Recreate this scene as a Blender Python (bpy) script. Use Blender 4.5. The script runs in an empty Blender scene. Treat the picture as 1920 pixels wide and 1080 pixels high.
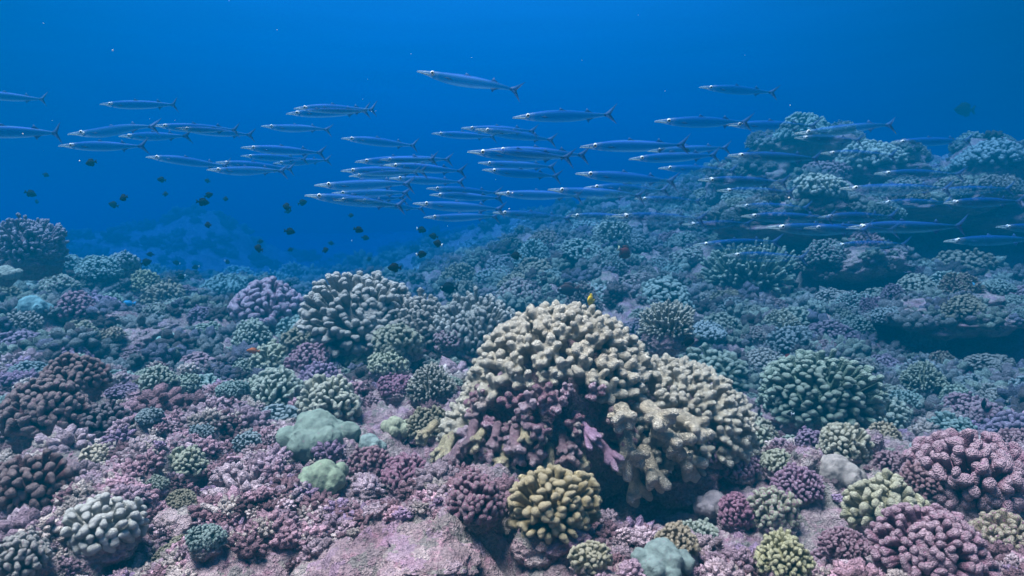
import bpy, math, random
import numpy as np
from mathutils import Vector, Matrix, Euler
from mathutils.bvhtree import BVHTree
R = math.radians
rnd = random.Random(7)
rng = np.random.default_rng(11)
sc = bpy.context.scene
COL = sc.collection

# ------------------------------------------------------------------ camera, world, sun, exposure
FPX, HOR = 1280.0, 430.0                    # focal length in 1920-wide pixels, horizon row
PITCH = math.atan((540 - HOR) / FPX)
CAMZ = 1.0
cam = bpy.data.cameras.new('camera'); cam_o = bpy.data.objects.new('camera', cam); COL.objects.link(cam_o)
cam.sensor_width = 36; cam.lens = 36 * FPX / 1920; cam.clip_start = .05; cam.clip_end = 300
cam_o.location = (0, 0, CAMZ); cam_o.rotation_euler = (R(90) - PITCH, 0, 0)
sc.camera = cam_o
cam.dof.use_dof = True; cam.dof.focus_distance = 3.4; cam.dof.aperture_fstop = 4.5
SUN_EL, SUN_AZ = 74, 265                    # azimuth measured clockwise from +Y
sd = Vector((math.sin(R(SUN_AZ)) * math.cos(R(SUN_EL)), math.cos(R(SUN_AZ)) * math.cos(R(SUN_EL)), math.sin(R(SUN_EL))))
sun = bpy.data.lights.new('sun', 'SUN'); sun.energy = 5.0; sun.angle = R(30); sun.color = (1.0, .625, .475)
sun_o = bpy.data.objects.new('sun', sun); COL.objects.link(sun_o); sun_o.rotation_euler = sd.to_track_quat('Z', 'Y').to_euler()
W = bpy.data.worlds.new('World'); sc.world = W; W.use_nodes = True
def build_world():
    nt = W.node_tree; N = nt.nodes; L = nt.links
    bg = N['Background']; bg.inputs[1].default_value = .72
    tc = N.new('ShaderNodeTexCoord'); sep = N.new('ShaderNodeSeparateXYZ'); L.new(tc.outputs['Generated'], sep.inputs[0])
    # water column brightness by height of the view ray
    mr = N.new('ShaderNodeMapRange'); mr.inputs[1].default_value = -1; mr.inputs[2].default_value = 1; L.new(sep.outputs['Z'], mr.inputs[0])
    cr = N.new('ShaderNodeValToRGB'); L.new(mr.outputs[0], cr.inputs[0])
    e = cr.color_ramp.elements
    e[0].position = 0; e[0].color = (0.002, .02, .08, 1)
    e[1].position = 1; e[1].color = (.2, .4, .6, 1)
    for p, c in ((.47, (0, .022, .105, 1)), (.53, (0, .034, .125, 1)), (.62, (0, .057, .17, 1)), (.75, (.01, .10, .29, 1)), (.86, (.06, .26, .5, 1))):
        x = e.new(p); x.color = c
    # brighter towards the bright part of the surface, ahead and left
    dot = N.new('ShaderNodeVectorMath'); dot.operation = 'DOT_PRODUCT'; dot.inputs[1].default_value = Vector((-.10, .97, .18)).normalized()
    L.new(tc.outputs['Generated'], dot.inputs[0])
    m2 = N.new('ShaderNodeMapRange'); m2.inputs[1].default_value = .62; m2.inputs[2].default_value = 1.0; m2.inputs[3].default_value = .18; m2.inputs[4].default_value = 1.12
    L.new(dot.outputs['Value'], m2.inputs[0])
    ns = N.new('ShaderNodeTexNoise'); ns.inputs['Scale'].default_value = 5; ns.inputs['Detail'].default_value = 4
    mp = N.new('ShaderNodeMapping'); mp.inputs['Scale'].default_value = (1, 1, 9); L.new(tc.outputs['Generated'], mp.inputs[0]); L.new(mp.outputs[0], ns.inputs['Vector'])
    m3 = N.new('ShaderNodeMapRange'); m3.inputs[3].default_value = .9; m3.inputs[4].default_value = 1.1; L.new(ns.outputs['Fac'], m3.inputs[0])
    mu = N.new('ShaderNodeMath'); mu.operation = 'MULTIPLY'; L.new(m2.outputs[0], mu.inputs[0]); L.new(m3.outputs[0], mu.inputs[1])
    sc1 = N.new('ShaderNodeVectorMath'); sc1.operation = 'SCALE'; L.new(cr.outputs[0], sc1.inputs[0]); L.new(mu.outputs[0], sc1.inputs['Scale'])
    # daylight coming down through the surface
    sky = N.new('ShaderNodeTexSky'); sky.sky_type = 'NISHITA'; sky.sun_disc = False; sky.sun_elevation = R(SUN_EL); sky.sun_rotation = R(SUN_AZ)
    win = N.new('ShaderNodeMapRange'); win.inputs[1].default_value = .55; win.inputs[2].default_value = .8; L.new(sep.outputs['Z'], win.inputs[0])
    tint = N.new('ShaderNodeVectorMath'); tint.operation = 'MULTIPLY'; tint.inputs[1].default_value = (.03, .04, .045); L.new(sky.outputs[0], tint.inputs[0])
    sc2 = N.new('ShaderNodeVectorMath'); sc2.operation = 'SCALE'; L.new(tint.outputs[0], sc2.inputs[0]); L.new(win.outputs[0], sc2.inputs['Scale'])
    add = N.new('ShaderNodeVectorMath'); add.operation = 'ADD'; L.new(sc1.outputs[0], add.inputs[0]); L.new(sc2.outputs[0], add.inputs[1])
    L.new(add.outputs[0], bg.inputs[0])
build_world()
sc.view_settings.view_transform = 'Standard'; sc.view_settings.look = 'None'; sc.view_settings.gamma = 1; sc.view_settings.exposure = 2.4
sc.render.engine = 'CYCLES'
sc.cycles.use_denoising = True
try: sc.cycles.denoiser = 'OPENIMAGEDENOISE'
except Exception: pass
sc.cycles.max_bounces = 6; sc.cycles.diffuse_bounces = 3; sc.cycles.glossy_bounces = 2; sc.cycles.volume_bounces = 1
sc.cycles.use_adaptive_sampling = False

# ------------------------------------------------------------------ numpy noise
def _h(a, seed):
    a = (a ^ (a >> 16)) * np.uint64(0x45d9f3b + 2 * seed); a &= np.uint64(0xffffffff)
    a = (a ^ (a >> np.uint64(16))) * np.uint64(0x45d9f3b); a &= np.uint64(0xffffffff)
    return (a ^ (a >> np.uint64(16)))
def hash2(i, j, seed):
    a = ((i.astype(np.int64) + 100000) * 73856093 ^ (j.astype(np.int64) + 100000) * 19349663) & 0xffffffff
    return _h(a.astype(np.uint64), seed).astype(np.float64) / 4294967295.0
def hash3(i, j, k, seed):
    a = ((i.astype(np.int64) + 1000) * 73856093 ^ (j.astype(np.int64) + 1000) * 19349663 ^ (k.astype(np.int64) + 1000) * 83492791) & 0xffffffff
    return _h(a.astype(np.uint64), seed).astype(np.float64) / 4294967295.0
def vnoise2(x, y, seed=0):
    i = np.floor(x); j = np.floor(y); u = x - i; v = y - j
    u = u * u * (3 - 2 * u); v = v * v * (3 - 2 * v)
    return (hash2(i, j, seed) * (1 - u) + hash2(i + 1, j, seed) * u) * (1 - v) + (hash2(i, j + 1, seed) * (1 - u) + hash2(i + 1, j + 1, seed) * u) * v
def fbm2(x, y, seed=0, oct=4):
    s = 0; a = .5
    for o in range(oct): s = s + a * (vnoise2(x, y, seed + o) - .5) * 2; x = x * 2.03 + 7.1; y = y * 2.03 + 3.7; a *= .5
    return s
def vnoise3(p, seed=0):
    f = np.floor(p); u = p - f; u = u * u * (3 - 2 * u); r = 0
    for a in (0, 1):
        for b in (0, 1):
            for c in (0, 1):
                w = (u[:, 0] if a else 1 - u[:, 0]) * (u[:, 1] if b else 1 - u[:, 1]) * (u[:, 2] if c else 1 - u[:, 2])
                r = r + w * hash3(f[:, 0] + a, f[:, 1] + b, f[:, 2] + c, seed)
    return r
def fbm3(p, seed=0, oct=4):
    s = 0; a = .5
    for o in range(oct): s = s + a * (vnoise3(p, seed + o) - .5) * 2; p = p * 2.03 + 5.3; a *= .5
    return s
def domes2(x, y, seed=0):                   # rounded knobs: one dome per jittered cell
    i = np.floor(x); j = np.floor(y); best = np.zeros_like(x)
    for a in (-1, 0, 1):
        for b in (-1, 0, 1):
            ci = i + a; cj = j + b
            dx = ci + .15 + .7 * hash2(ci, cj, seed) - x; dy = cj + .15 + .7 * hash2(ci, cj, seed + 31) - y
            rr = .35 + .4 * hash2(ci, cj, seed + 77)
            best = np.maximum(best, rr * np.sqrt(np.maximum(0, 1 - (dx * dx + dy * dy) / (rr * rr))))
    return best

# ------------------------------------------------------------------ helpers
def ray(px, py):                            # direction through a photo pixel, forward (Y) component 1
    v = Vector(((px - 960) / FPX, 1, (540 - py) / FPX)); v = Matrix.Rotation(-PITCH, 3, 'X') @ v
    return v / v.y
def at(px, py, Y): return Vector((0, 0, CAMZ)) + ray(px, py) * Y
def mesh_np(name, V, F, attrs=None, smooth=True, mat=None, cols=None):
    me = bpy.data.meshes.new(name); V = np.asarray(V, np.float32); F = np.asarray(F, np.int32)
    n, k = F.shape
    me.vertices.add(len(V)); me.vertices.foreach_set('co', V.ravel())
    me.loops.add(n * k); me.loops.foreach_set('vertex_index', F.ravel())
    me.polygons.add(n); me.polygons.foreach_set('loop_start', np.arange(0, n * k, k, dtype=np.int32))
    me.polygons.foreach_set('use_smooth', np.full(n, smooth))
    me.update(calc_edges=True)
    for an, av in (attrs or {}).items():
        a = me.attributes.new(an, 'FLOAT', 'POINT'); a.data.foreach_set('value', np.asarray(av, np.float32))
    if cols is not None:
        a = me.attributes.new('col', 'FLOAT_COLOR', 'POINT'); c = np.ones((len(V), 4), np.float32); c[:, :3] = cols; a.data.foreach_set('color', c.ravel())
    if mat: me.materials.append(mat)
    return me
def link(name, me, parent=None, loc=None, rot=None, scale=None, color=None):
    o = bpy.data.objects.new(name, me); COL.objects.link(o)
    if parent: o.parent = parent
    if loc is not None: o.location = loc
    if rot is not None: o.rotation_euler = rot
    if scale is not None: o.scale = scale if hasattr(scale, '__len__') else (scale,) * 3
    if color is not None: o.color = color
    return o
def tag(o, label=None, cat=None, group=None, kind=None):
    if label: o['label'] = label
    if cat: o['category'] = cat
    if group: o['group'] = group
    if kind: o['kind'] = kind
    return o
def get_np(me):
    V = np.empty(len(me.vertices) * 3, np.float32); me.vertices.foreach_get('co', V); V = V.reshape(-1, 3)
    me.calc_loop_triangles(); F = np.empty(len(me.loop_triangles) * 3, np.int32); me.loop_triangles.foreach_get('vertices', F)
    return V.astype(np.float64), F.reshape(-1, 3)
def ico(sub):
    import bmesh
    bm = bmesh.new(); bmesh.ops.create_icosphere(bm, subdivisions=sub, radius=1); me = bpy.data.meshes.new('ico'); bm.to_mesh(me); bm.free()
    V, F = get_np(me); bpy.data.meshes.remove(me); return V, F
ICO = {k: ico(k) for k in (1, 2, 3, 4, 5)}
def remesh(V, F, voxel, smooth=2):          # fuse overlapping closed shapes into one skin
    me = mesh_np('tmp', V, F); o = bpy.data.objects.new('tmp', me); COL.objects.link(o)
    m = o.modifiers.new('r', 'REMESH'); m.mode = 'VOXEL'; m.voxel_size = voxel
    if smooth: s = o.modifiers.new('s', 'SMOOTH'); s.iterations = smooth; s.factor = .5
    dg = bpy.context.evaluated_depsgraph_get(); ev = o.evaluated_get(dg); m2 = bpy.data.meshes.new_from_object(ev)
    r = get_np(m2); bpy.data.objects.remove(o); bpy.data.meshes.remove(me); bpy.data.meshes.remove(m2)
    return r
def cat(parts):
    Vs, Fs, n = [], [], 0
    for V, F in parts: Vs.append(V); Fs.append(F + n); n += len(V)
    return np.vstack(Vs), np.vstack(Fs)
def rotmat(d, roll):                        # columns: frame whose z axis is d
    q = Vector(d).to_track_quat('Z', 'Y').to_matrix() @ Matrix.Rotation(roll, 3, 'Z')
    return np.array(q)

# ------------------------------------------------------------------ materials
def new_mat(name):
    m = bpy.data.materials.new(name); m.use_nodes = True; nt = m.node_tree
    b = nt.nodes['Principled BSDF']; b.inputs['Roughness'].default_value = .85; b.inputs['Specular IOR Level'].default_value = .15
    return m, nt.nodes, nt.links, b
def mixc(N, L, a, b, fac, mode='MIX'):
    m = N.new('ShaderNodeMix'); m.data_type = 'RGBA'; m.blend_type = mode
    for sock, v in ((m.inputs[6], a), (m.inputs[7], b), (m.inputs[0], fac)):
        if hasattr(v, 'links'): L.new(v, sock)
        elif isinstance(v, (int, float)): sock.default_value = v
        else: sock.default_value = tuple(v) + (1,) if len(v) == 3 else v
    return m.outputs[2]
def noise(N, L, vec, scale, detail=4, rough=.6):
    n = N.new('ShaderNodeTexNoise'); n.inputs['Scale'].default_value = scale; n.inputs['Detail'].default_value = detail; n.inputs['Roughness'].default_value = rough
    if vec is not None: L.new(vec, n.inputs['Vector'])
    return n.outputs['Fac']
def rng_map(N, L, v, a, b, c=0, d=1):
    m = N.new('ShaderNodeMapRange'); m.inputs[1].default_value = a; m.inputs[2].default_value = b; m.inputs[3].default_value = c; m.inputs[4].default_value = d
    L.new(v, m.inputs[0]); return m.outputs[0]
def bump(N, L, b, h, strength, dist):
    n = N.new('ShaderNodeBump'); n.inputs['Strength'].default_value = strength; n.inputs['Distance'].default_value = dist
    L.new(h, n.inputs['Height']); L.new(n.outputs[0], b.inputs['Normal'])
def coral_mat(name, vscale=42, tip=True, bdist=.012, bstr=.8, speck=.35):
    m, N, L, b = new_mat(name)
    oi = N.new('ShaderNodeObjectInfo'); tc = N.new('ShaderNodeTexCoord')
    va = N.new('ShaderNodeVectorMath'); va.operation = 'ADD'; rv = N.new('ShaderNodeVectorMath'); rv.operation = 'SCALE'; rv.inputs[0].default_value = (13, 7, 19)
    L.new(oi.outputs['Random'], rv.inputs['Scale']); L.new(tc.outputs['Object'], va.inputs[0]); L.new(rv.outputs[0], va.inputs[1]); P = va.outputs[0]
    n1 = noise(N, L, P, 3.5, 5); n2 = noise(N, L, P, 14, 4)
    c = mixc(N, L, oi.outputs['Color'], (.6, .6, .6), 1.0, 'MULTIPLY')
    c = mixc(N, L, c, mixc(N, L, oi.outputs['Color'], (1.12, 1.1, 1.05), 1.0, 'MULTIPLY'), rng_map(N, L, n1, .3, .6))
    if tip:
        at_ = N.new('ShaderNodeAttribute'); at_.attribute_name = 'tip'
        pale = mixc(N, L, mixc(N, L, oi.outputs['Color'], (1.22, 1.22, 1.22), 1.0, 'MULTIPLY'), (.72, .70, .62), .25)
        c = mixc(N, L, c, pale, rng_map(N, L, at_.outputs['Fac'], .72, 1.0, 0, .85))
    c = mixc(N, L, c, (.36, .17, .24), rng_map(N, L, oi.outputs['Alpha'], 0, 1, 1, 0) if False else pat(N, L, n1, n2, oi))
    vo = N.new('ShaderNodeTexVoronoi'); vo.inputs['Scale'].default_value = vscale; L.new(P, vo.inputs['Vector'])
    iv = rng_map(N, L, vo.outputs['Distance'], 0, .7, 1, 0)
    c = mixc(N, L, c, mixc(N, L, c, (.62, .58, .55), 1.0, 'MULTIPLY'), rng_map(N, L, vo.outputs['Distance'], .3, .6, 0, speck))   # polyps paler than the skin between
    L.new(c, b.inputs['Base Color'])
    bump(N, L, b, iv, bstr, bdist)
    return m
def pat(N, L, n1, n2, oi):                  # share of surface overgrown by pink coralline crust: 1 - alpha
    s = N.new('ShaderNodeMath'); s.operation = 'ADD'; L.new(n2, s.inputs[0]); L.new(oi.outputs['Alpha'], s.inputs[1])
    return rng_map(N, L, s.outputs[0], 1.32, 1.22, 0, .9)
M_CORAL = coral_mat('coral_skin')
M_HERO = coral_mat('branch_skin', vscale=46, bdist=.02, bstr=1.0, speck=.3)
M_LOBE = coral_mat('massive_coral_skin', vscale=44, tip=False, bdist=.012, bstr=.5, speck=.2)
def crust_mat(name, pos=True, use_col=False, dark=1.0):
    m, N, L, b = new_mat(name)
    if pos: g = N.new('ShaderNodeNewGeometry'); P = g.outputs['Position']
    else: g = N.new('ShaderNodeTexCoord'); P = g.outputs['Object']
    nA = noise(N, L, P, .9, 4); nB = noise(N, L, P, 4.5, 5); nC = noise(N, L, P, 19, 5); nD = noise(N, L, P, 75, 3)
    def cd(*c): return tuple(x * dark for x in c)
    if use_col:
        a = N.new('ShaderNodeAttribute'); a.attribute_name = 'col'; c = a.outputs['Color']
        c = mixc(N, L, mixc(N, L, c, (.55, .5, .52), 1.0, 'MULTIPLY'), mixc(N, L, c, (1.3, 1.25, 1.25), 1.0, 'MULTIPLY'), rng_map(N, L, nC, .33, .67))
    else:
        c = mixc(N, L, cd(.20, .13, .15), cd(.46, .35, .36), rng_map(N, L, nB, .35, .65))
        c = mixc(N, L, c, cd(.40, .35, .31), rng_map(N, L, nA, .5, .68, 0, .75))
        c = mixc(N, L, c, cd(.40, .20, .26), rng_map(N, L, nC, .52, .68, 0, .7))
        vo = N.new('ShaderNodeTexVoronoi'); vo.inputs['Scale'].default_value = 21
        nn = N.new('ShaderNodeTexNoise'); nn.inputs['Scale'].default_value = 30; nn.inputs['Detail'].default_value = 5; L.new(P, nn.inputs['Vector']); vm = N.new('ShaderNodeVectorMath'); vm.operation = 'MULTIPLY_ADD'; L.new(nn.outputs['Color'], vm.inputs[0]); vm.inputs[1].default_value = (.10, .10, .10); L.new(P, vm.inputs[2]); L.new(vm.outputs[0], vo.inputs['Vector'])
        sp = N.new('ShaderNodeSeparateColor'); L.new(vo.outputs['Color'], sp.inputs[0])
        c = mixc(N, L, c, cd(.16, .19, .15), rng_map(N, L, sp.outputs[0], .72, .8, 0, .55))
        c = mixc(N, L, c, cd(.52, .45, .41), rng_map(N, L, sp.outputs[1], .84, .9, 0, .45))
        c = mixc(N, L, c, cd(.36, .23, .33), rng_map(N, L, sp.outputs[2], .8, .86, 0, .5))
    c = mixc(N, L, mixc(N, L, c, (.6, .58, .6), 1.0, 'MULTIPLY'), mixc(N, L, c, (1.25, 1.22, 1.2), 1.0, 'MULTIPLY'), rng_map(N, L, nD, .3, .7))
    L.new(c, b.inputs['Base Color'])
    s = N.new('ShaderNodeMath'); s.operation = 'ADD'; L.new(nC, s.inputs[0]); L.new(nD, s.inputs[1])
    nE = noise(N, L, P, 190, 2); s2 = N.new('ShaderNodeMath'); s2.operation = 'MULTIPLY_ADD'; L.new(nE, s2.inputs[0]); s2.inputs[1].default_value = .5; L.new(s.outputs[0], s2.inputs[2])
    bump(N, L, b, s2.outputs[0], 1.0, .03)
    return m
M_GROUND = crust_mat('encrusted_seabed')
M_ROCK = crust_mat('encrusted_rock', dark=1.05)
M_RUB = crust_mat('rubble_crust', use_col=True)

# ------------------------------------------------------------------ terrain height
CP = [(0, 1060, 2.0), (480, 1065, 2.0), (960, 1050, 2.05), (1400, 1085, 2.0), (1900, 1080, 2.0), (-500, 1060, 2.0), (2400, 1070, 2.0),
 (0, 950, 2.5), (500, 930, 2.55), (900, 930, 2.6), (1220, 1010, 2.7), (1600, 965, 2.55), (1900, 945, 2.6),
 (0, 800, 3.3), (300, 815, 3.3), (600, 815, 3.35), (850, 815, 3.4), (1100, 825, 3.4), (1450, 865, 3.1), (1650, 880, 3.1), (1900, 880, 3.1),
 (0, 690, 4.6), (300, 710, 4.6), (600, 710, 4.7), (800, 715, 4.6), (1000, 745, 4.4), (1400, 840, 4.2), (1650, 845, 4.4), (1900, 840, 4.4),
 (-200, 580, 6.5), (0, 590, 6.5), (250, 610, 6.4), (500, 628, 6.2), (700, 660, 5.6), (900, 672, 5.6), (1100, 695, 5.6), (1300, 700, 5.7), (1600, 705, 5.8), (1900, 700, 5.8),
 (50, 536, 8.6), (250, 557, 8.4), (450, 592, 8.0), (560, 632, 8.5), (700, 640, 8.5), (850, 605, 8.5), (1000, 580, 8.0), (1200, 590, 7.5), (1500, 600, 7.3), (1900, 590, 7.3),
 (50, 540, 11), (250, 560, 11.5), (450, 560, 12), (600, 560, 12), (800, 545, 11.5), (1000, 512, 10), (1200, 512, 9.4), (1500, 520, 9), (1900, 520, 9),
 (1000, 468, 13), (1150, 458, 12), (1350, 440, 11.5), (1500, 420, 11), (1700, 400, 11), (1900, 410, 10.5),
 (1350, 362, 13.6), (1500, 284, 13.0), (1650, 322, 13.2), (1760, 362, 13.2), (1900, 332, 12.8), (2200, 330, 12),
 (100, 470, 36), (200, 455, 46), (400, 392, 30), (330, 425, 30), (300, 485, 26), (530, 520, 30), (470, 455, 33), (600, 525, 24), (620, 500, 40), (700, 458, 42), (830, 446, 36), (950, 420, 27), (1100, 428, 30), (1300, 405, 28), (1500, 340, 24), (1900, 360, 24), (2300, 380, 22),
 (-300, 470, 24), (-300, 435, 80), (200, 440, 80), (700, 440, 80), (1200, 436, 80), (1800, 420, 80), (2400, 420, 80), (560, 560, 16), (800, 520, 18), (300, 540, 16)]
_P = np.array([at(*c) for c in CP]); 
_P = np.vstack([_P, [[-4, 0, 0], [-2, -.5, 0], [2, -.5, -.1], [4, 0, -.1], [0, -1, 0], [7, 2, 0], [-7, 2, .1], [25, 5, .5], [-25, 5, .3]]])
def _uv(x, y):
    yy = y + 2.5; return np.stack([np.arctan2(x, yy) * 2.6, np.log(np.hypot(x, yy)) * 2.2], -1)
_C = _uv(_P[:, 0], _P[:, 1])
def _tps(r2): return .5 * r2 * np.log(r2 + 1e-9)
_n = len(_C); _K = _tps(((_C[:, None] - _C[None]) ** 2).sum(-1)) + np.eye(_n) * .01
_A = np.zeros((_n + 3, _n + 3)); _A[:_n, :_n] = _K; _A[:_n, _n] = 1; _A[:_n, _n + 1:] = _C; _A[_n, :_n] = 1; _A[_n + 1:, :_n] = _C.T
_w = np.linalg.solve(_A, np.concatenate([_P[:, 2], np.zeros(3)]))
def base_h(x, y):
    c = _uv(x, y); z = _w[_n] + c @ _w[_n + 1:]
    for k in range(_n): z = z + _w[k] * _tps(((c - _C[k]) ** 2).sum(-1))
    return z
def ground_h(x, y, fine=True):
    z = base_h(x, y)
    d = np.clip((np.hypot(x, y) - 3) / 8, 0, 1)
    z = z + (.05 + .12 * d) * fbm2(x * 1.1, y * 1.1, 3, 3) + (.03 + .03 * d) * fbm2(x * 4, y * 4, 9, 3)
    wx = x + .05 * fbm2(x * 6, y * 6, 21, 2); wy = y + .05 * fbm2(x * 6, y * 6, 41, 2)
    z = z + (.16 + .35 * d) * domes2(wx * 1.7, wy * 1.7, 5) * np.clip(.4 + 1.4 * vnoise2(x * .9, y * .9, 8) - .3, .1, 1) * .8
    z = z + .22 * domes2(wx * 4.5, wy * 4.5, 15) * vnoise2(x * 2.3, y * 2.3, 18) - .05
    z = z - .5 * np.clip(vnoise2(x * 1.7, y * 1.7, 77) - .64, 0, 1) * np.clip(1.5 - d * 2, 0, 1)
    if not fine: z = z + .045
    if fine:
        z = z + .075 * domes2(wx * 13, wy * 13, 25) * (.3 + .7 * vnoise2(x * 5, y * 5, 28))
        z = z + .032 * domes2(wx * 33, wy * 33, 35) * vnoise2(x * 9, y * 9, 38) + .012 * domes2(x * 70, y * 70, 45)
    return z
def grid(th, r, fine):
    T, Rr = np.meshgrid(th, r); x = Rr * np.sin(T); y = Rr * np.cos(T) - 2
    z = ground_h(x.ravel(), y.ravel(), fine)
    V = np.stack([x.ravel(), y.ravel(), z], -1); a, b = T.shape
    I = np.arange(a * b).reshape(a, b); F = np.stack([I[:-1, :-1], I[:-1, 1:], I[1:, 1:], I[1:, :-1]], -1).reshape(-1, 4)
    return V, F
th = np.concatenate([np.linspace(-1.35, -.80, 60, False), np.linspace(-.80, .80, 1100), np.linspace(.80, 1.35, 61)[1:]])
rr = np.exp(np.concatenate([np.linspace(math.log(.6), math.log(3.2), 60, False), np.linspace(math.log(3.2), math.log(8), 400, False), np.linspace(math.log(8), math.log(20), 230, False), np.linspace(math.log(20), math.log(86), 150)]))
gV, gF = grid(th, rr, True)
tag(link('seabed', mesh_np('seabed', gV, gF, mat=M_GROUND)), kind='structure')
cV, cF = grid(np.linspace(-1.3, 1.3, 260), np.exp(np.linspace(math.log(.6), math.log(86), 300)), False)

# ------------------------------------------------------------------ rocks
def lump(seed, sub=4, amp=.35, knob=.0):
    V, F = ICO[sub]; V = V.copy()
    d = 1 + amp * fbm3(V * 1.6 + seed * 3.1, seed, 4) + .16 * fbm3(V * 6 + seed, seed + 50, 3) + .13 * np.abs(fbm3(V * 13 + seed, seed + 60, 3)) - .05 * np.maximum(0, fbm3(V * 26 + seed, seed + 70, 2))
    return V * d[:, None], F
LUMPS = [mesh_np('rock_lump', *lump(s, 5, .42), mat=M_ROCK) for s in range(5)]
LEDGEV = [lump(20 + s, 5, .45) for s in range(4)]
LEDGE_ME = [mesh_np('reef_ledge', v, f, mat=M_ROCK) for v, f in LEDGEV]
bvV, bvF = [cV], [np.vstack([cF[:, :3], cF[:, [0, 2, 3]]])]; nb = len(cV)
# px, py, Y, half width, half depth, half height, label
LEDGES = [(1500, 425, 9.6, 1.15, 1.0, .32, 'long coral topped ledge jutting over the dark cave at mid right'),
 (1735, 385, 10.0, 1.0, 1.0, .26, 'reef ledge with a black hollow under it, below the rounded reef heads'),
 (1770, 585, 6.6, .62, .7, .20, 'low purple crusted ledge over a dark hollow right of the yellow coral'),
 (1870, 350, 11.5, 1.1, 1.0, .62, 'big rounded reef head at the right edge of the ridge'),
 (1640, 335, 11.8, .75, .8, .50, 'rounded reef head in the middle of the ridge crest'),
 (1510, 285, 12.4, .85, .8, .34, 'highest reef head on the ridge, under the barracudas'),
 (1540, 378, 10.6, .55, .5, .36, 'white speckled reef head below the ridge crest'),
 (1890, 400, 9.8, .8, .8, .24, 'ledge at right edge above the lowest barracudas'),
 (1600, 500, 8.3, .55, .6, .24, 'small boulder of reef in front of the dark cave'),
 (1400, 345, 12.2, .6, .8, .4, 'dark overhang under the left end of the ridge')]
for i, (px, py, Y, a, b, c, lab) in enumerate(LEDGES):
    p = at(px, py, Y); k = i % 4; rz = rnd.uniform(-.4, .4)
    o = link('reef_ledge', LEDGE_ME[k], None, p, (rnd.uniform(-.1, .1), rnd.uniform(-.08, .08), rz), (a, b, c))
    tag(o, lab, 'rock', 'reef ledges and heads of the ridge')
    m = np.array(Matrix.LocRotScale(p, Euler((o.rotation_euler)), Vector((a, b, c)))); v, f = LEDGEV[k]
    bvV.append(v @ m[:3, :3].T + m[:3, 3]); bvF.append(f + nb); nb += len(v)
BV = BVHTree.FromPolygons(np.vstack(bvV).tolist(), np.vstack(bvF).tolist())
def drop(x, y):
    h = BV.ray_cast(Vector((x, y, 6)), Vector((0, 0, -1))); return h[0], h[1]
def hit(px, py, Y=None):
    h = BV.ray_cast(Vector((0, 0, CAMZ)), ray(px, py).normalized())
    if Y is not None and not (h[0] and h[0].y < Y): return at(px, py, Y)
    return h[0] if h[0] else at(px, py, 20)

# ------------------------------------------------------------------ coral prototypes
def balls(path, sub=2):                     # path: list of (x,y,z,r)
    V, F = ICO[sub]; return [(V * r + np.array([x, y, z]), F) for x, y, z, r in path]
def chain(a, b, ra, rb, step=.45):
    a = np.array(a, float); b = np.array(b, float); n = max(2, int(np.linalg.norm(b - a) / (step * min(ra, rb))) + 1)
    return [(*(a + (b - a) * t), ra + (rb - ra) * t) for t in np.linspace(0, 1, n)]
def finger(seed, kind, voxel):
    r = random.Random(seed); P = []
    if kind == 'fine':
        e = (r.uniform(-.06, .06), r.uniform(-.06, .06), .86)
        P += chain((0, 0, .05), e, .10, .14)
        for k in range(r.choice((0, 1, 1, 2))):
            a = r.uniform(0, 6.28); P += chain((0, 0, .6), (.12 * math.cos(a), .12 * math.sin(a), r.uniform(.72, .84)), .10, .11)
    elif kind == 'knob':
        P += chain((0, 0, .05), (r.uniform(-.05, .05), r.uniform(-.05, .05), .8), .11, .17)
        a0 = r.uniform(0, 6.28)
        for k in range(r.choice((0, 1, 1, 2, 2))):
            a = a0 + 2.4 * k; q = r.uniform(.12, .2); P += chain((0, 0, .55), (q * math.cos(a), q * math.sin(a), r.uniform(.64, .85)), .10, r.uniform(.11, .14))
    elif kind == 'slim':
        P += chain((0, 0, 0), (r.uniform(-.05, .05), r.uniform(-.05, .05), .62), .055, .062)
        for k in range(r.choice((1, 2, 2))):
            a = r.uniform(0, 6.28); q = r.uniform(.02, .13); P += chain((0, 0, .5), (q * math.cos(a), q * math.sin(a), r.uniform(.84, .94)), .055, .06)
    elif kind == 'hero':
        bend = (r.uniform(-.06, .06), r.uniform(-.06, .06), .42)
        P += chain((0, 0, 0), bend, .17, .16)
        a0 = r.uniform(0, 6.28); nl = r.choice((3, 4, 4, 5))
        for k in range(nl):
            a = a0 + k * 6.28 / nl + r.uniform(-.5, .5); q = r.uniform(.13, .29)
            e = (bend[0] + q * math.cos(a), bend[1] + q * math.sin(a), r.uniform(.66, .90))
            P += chain(bend, e, .115, r.uniform(.095, .13))
            if r.random() < .45:
                a2 = a + r.choice((-1, 1)) * r.uniform(.5, 1.1); P += chain((bend[0] + .5 * q * math.cos(a), bend[1] + .5 * q * math.sin(a), .55), (bend[0] + (q + .07) * math.cos(a2), bend[1] + (q + .07) * math.sin(a2), r.uniform(.5, .7)), .09, .085)
        V, F = remesh(*cat(balls(P, 2)), voxel, 3)
        f = V * 15 + .5 * np.sin(V[:, [1, 2, 0]] * 9); c = np.sin(f[:, 0] * 2) * np.sin(f[:, 1] * 2) * np.sin(f[:, 2] * 2)
        return V * (1 + .022 * c[:, None] + .05 * fbm3(V * 7, seed, 2)[:, None]), F
    return remesh(*cat(balls(P, 2)), voxel, 2)
FING = {k: [finger(i + 10 * j, k, v) for i in range(5)] for j, (k, v) in enumerate((('fine', .055), ('knob', .05), ('slim', .028)))}
FIDIR = math.pi * (3 - math.sqrt(5))
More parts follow.
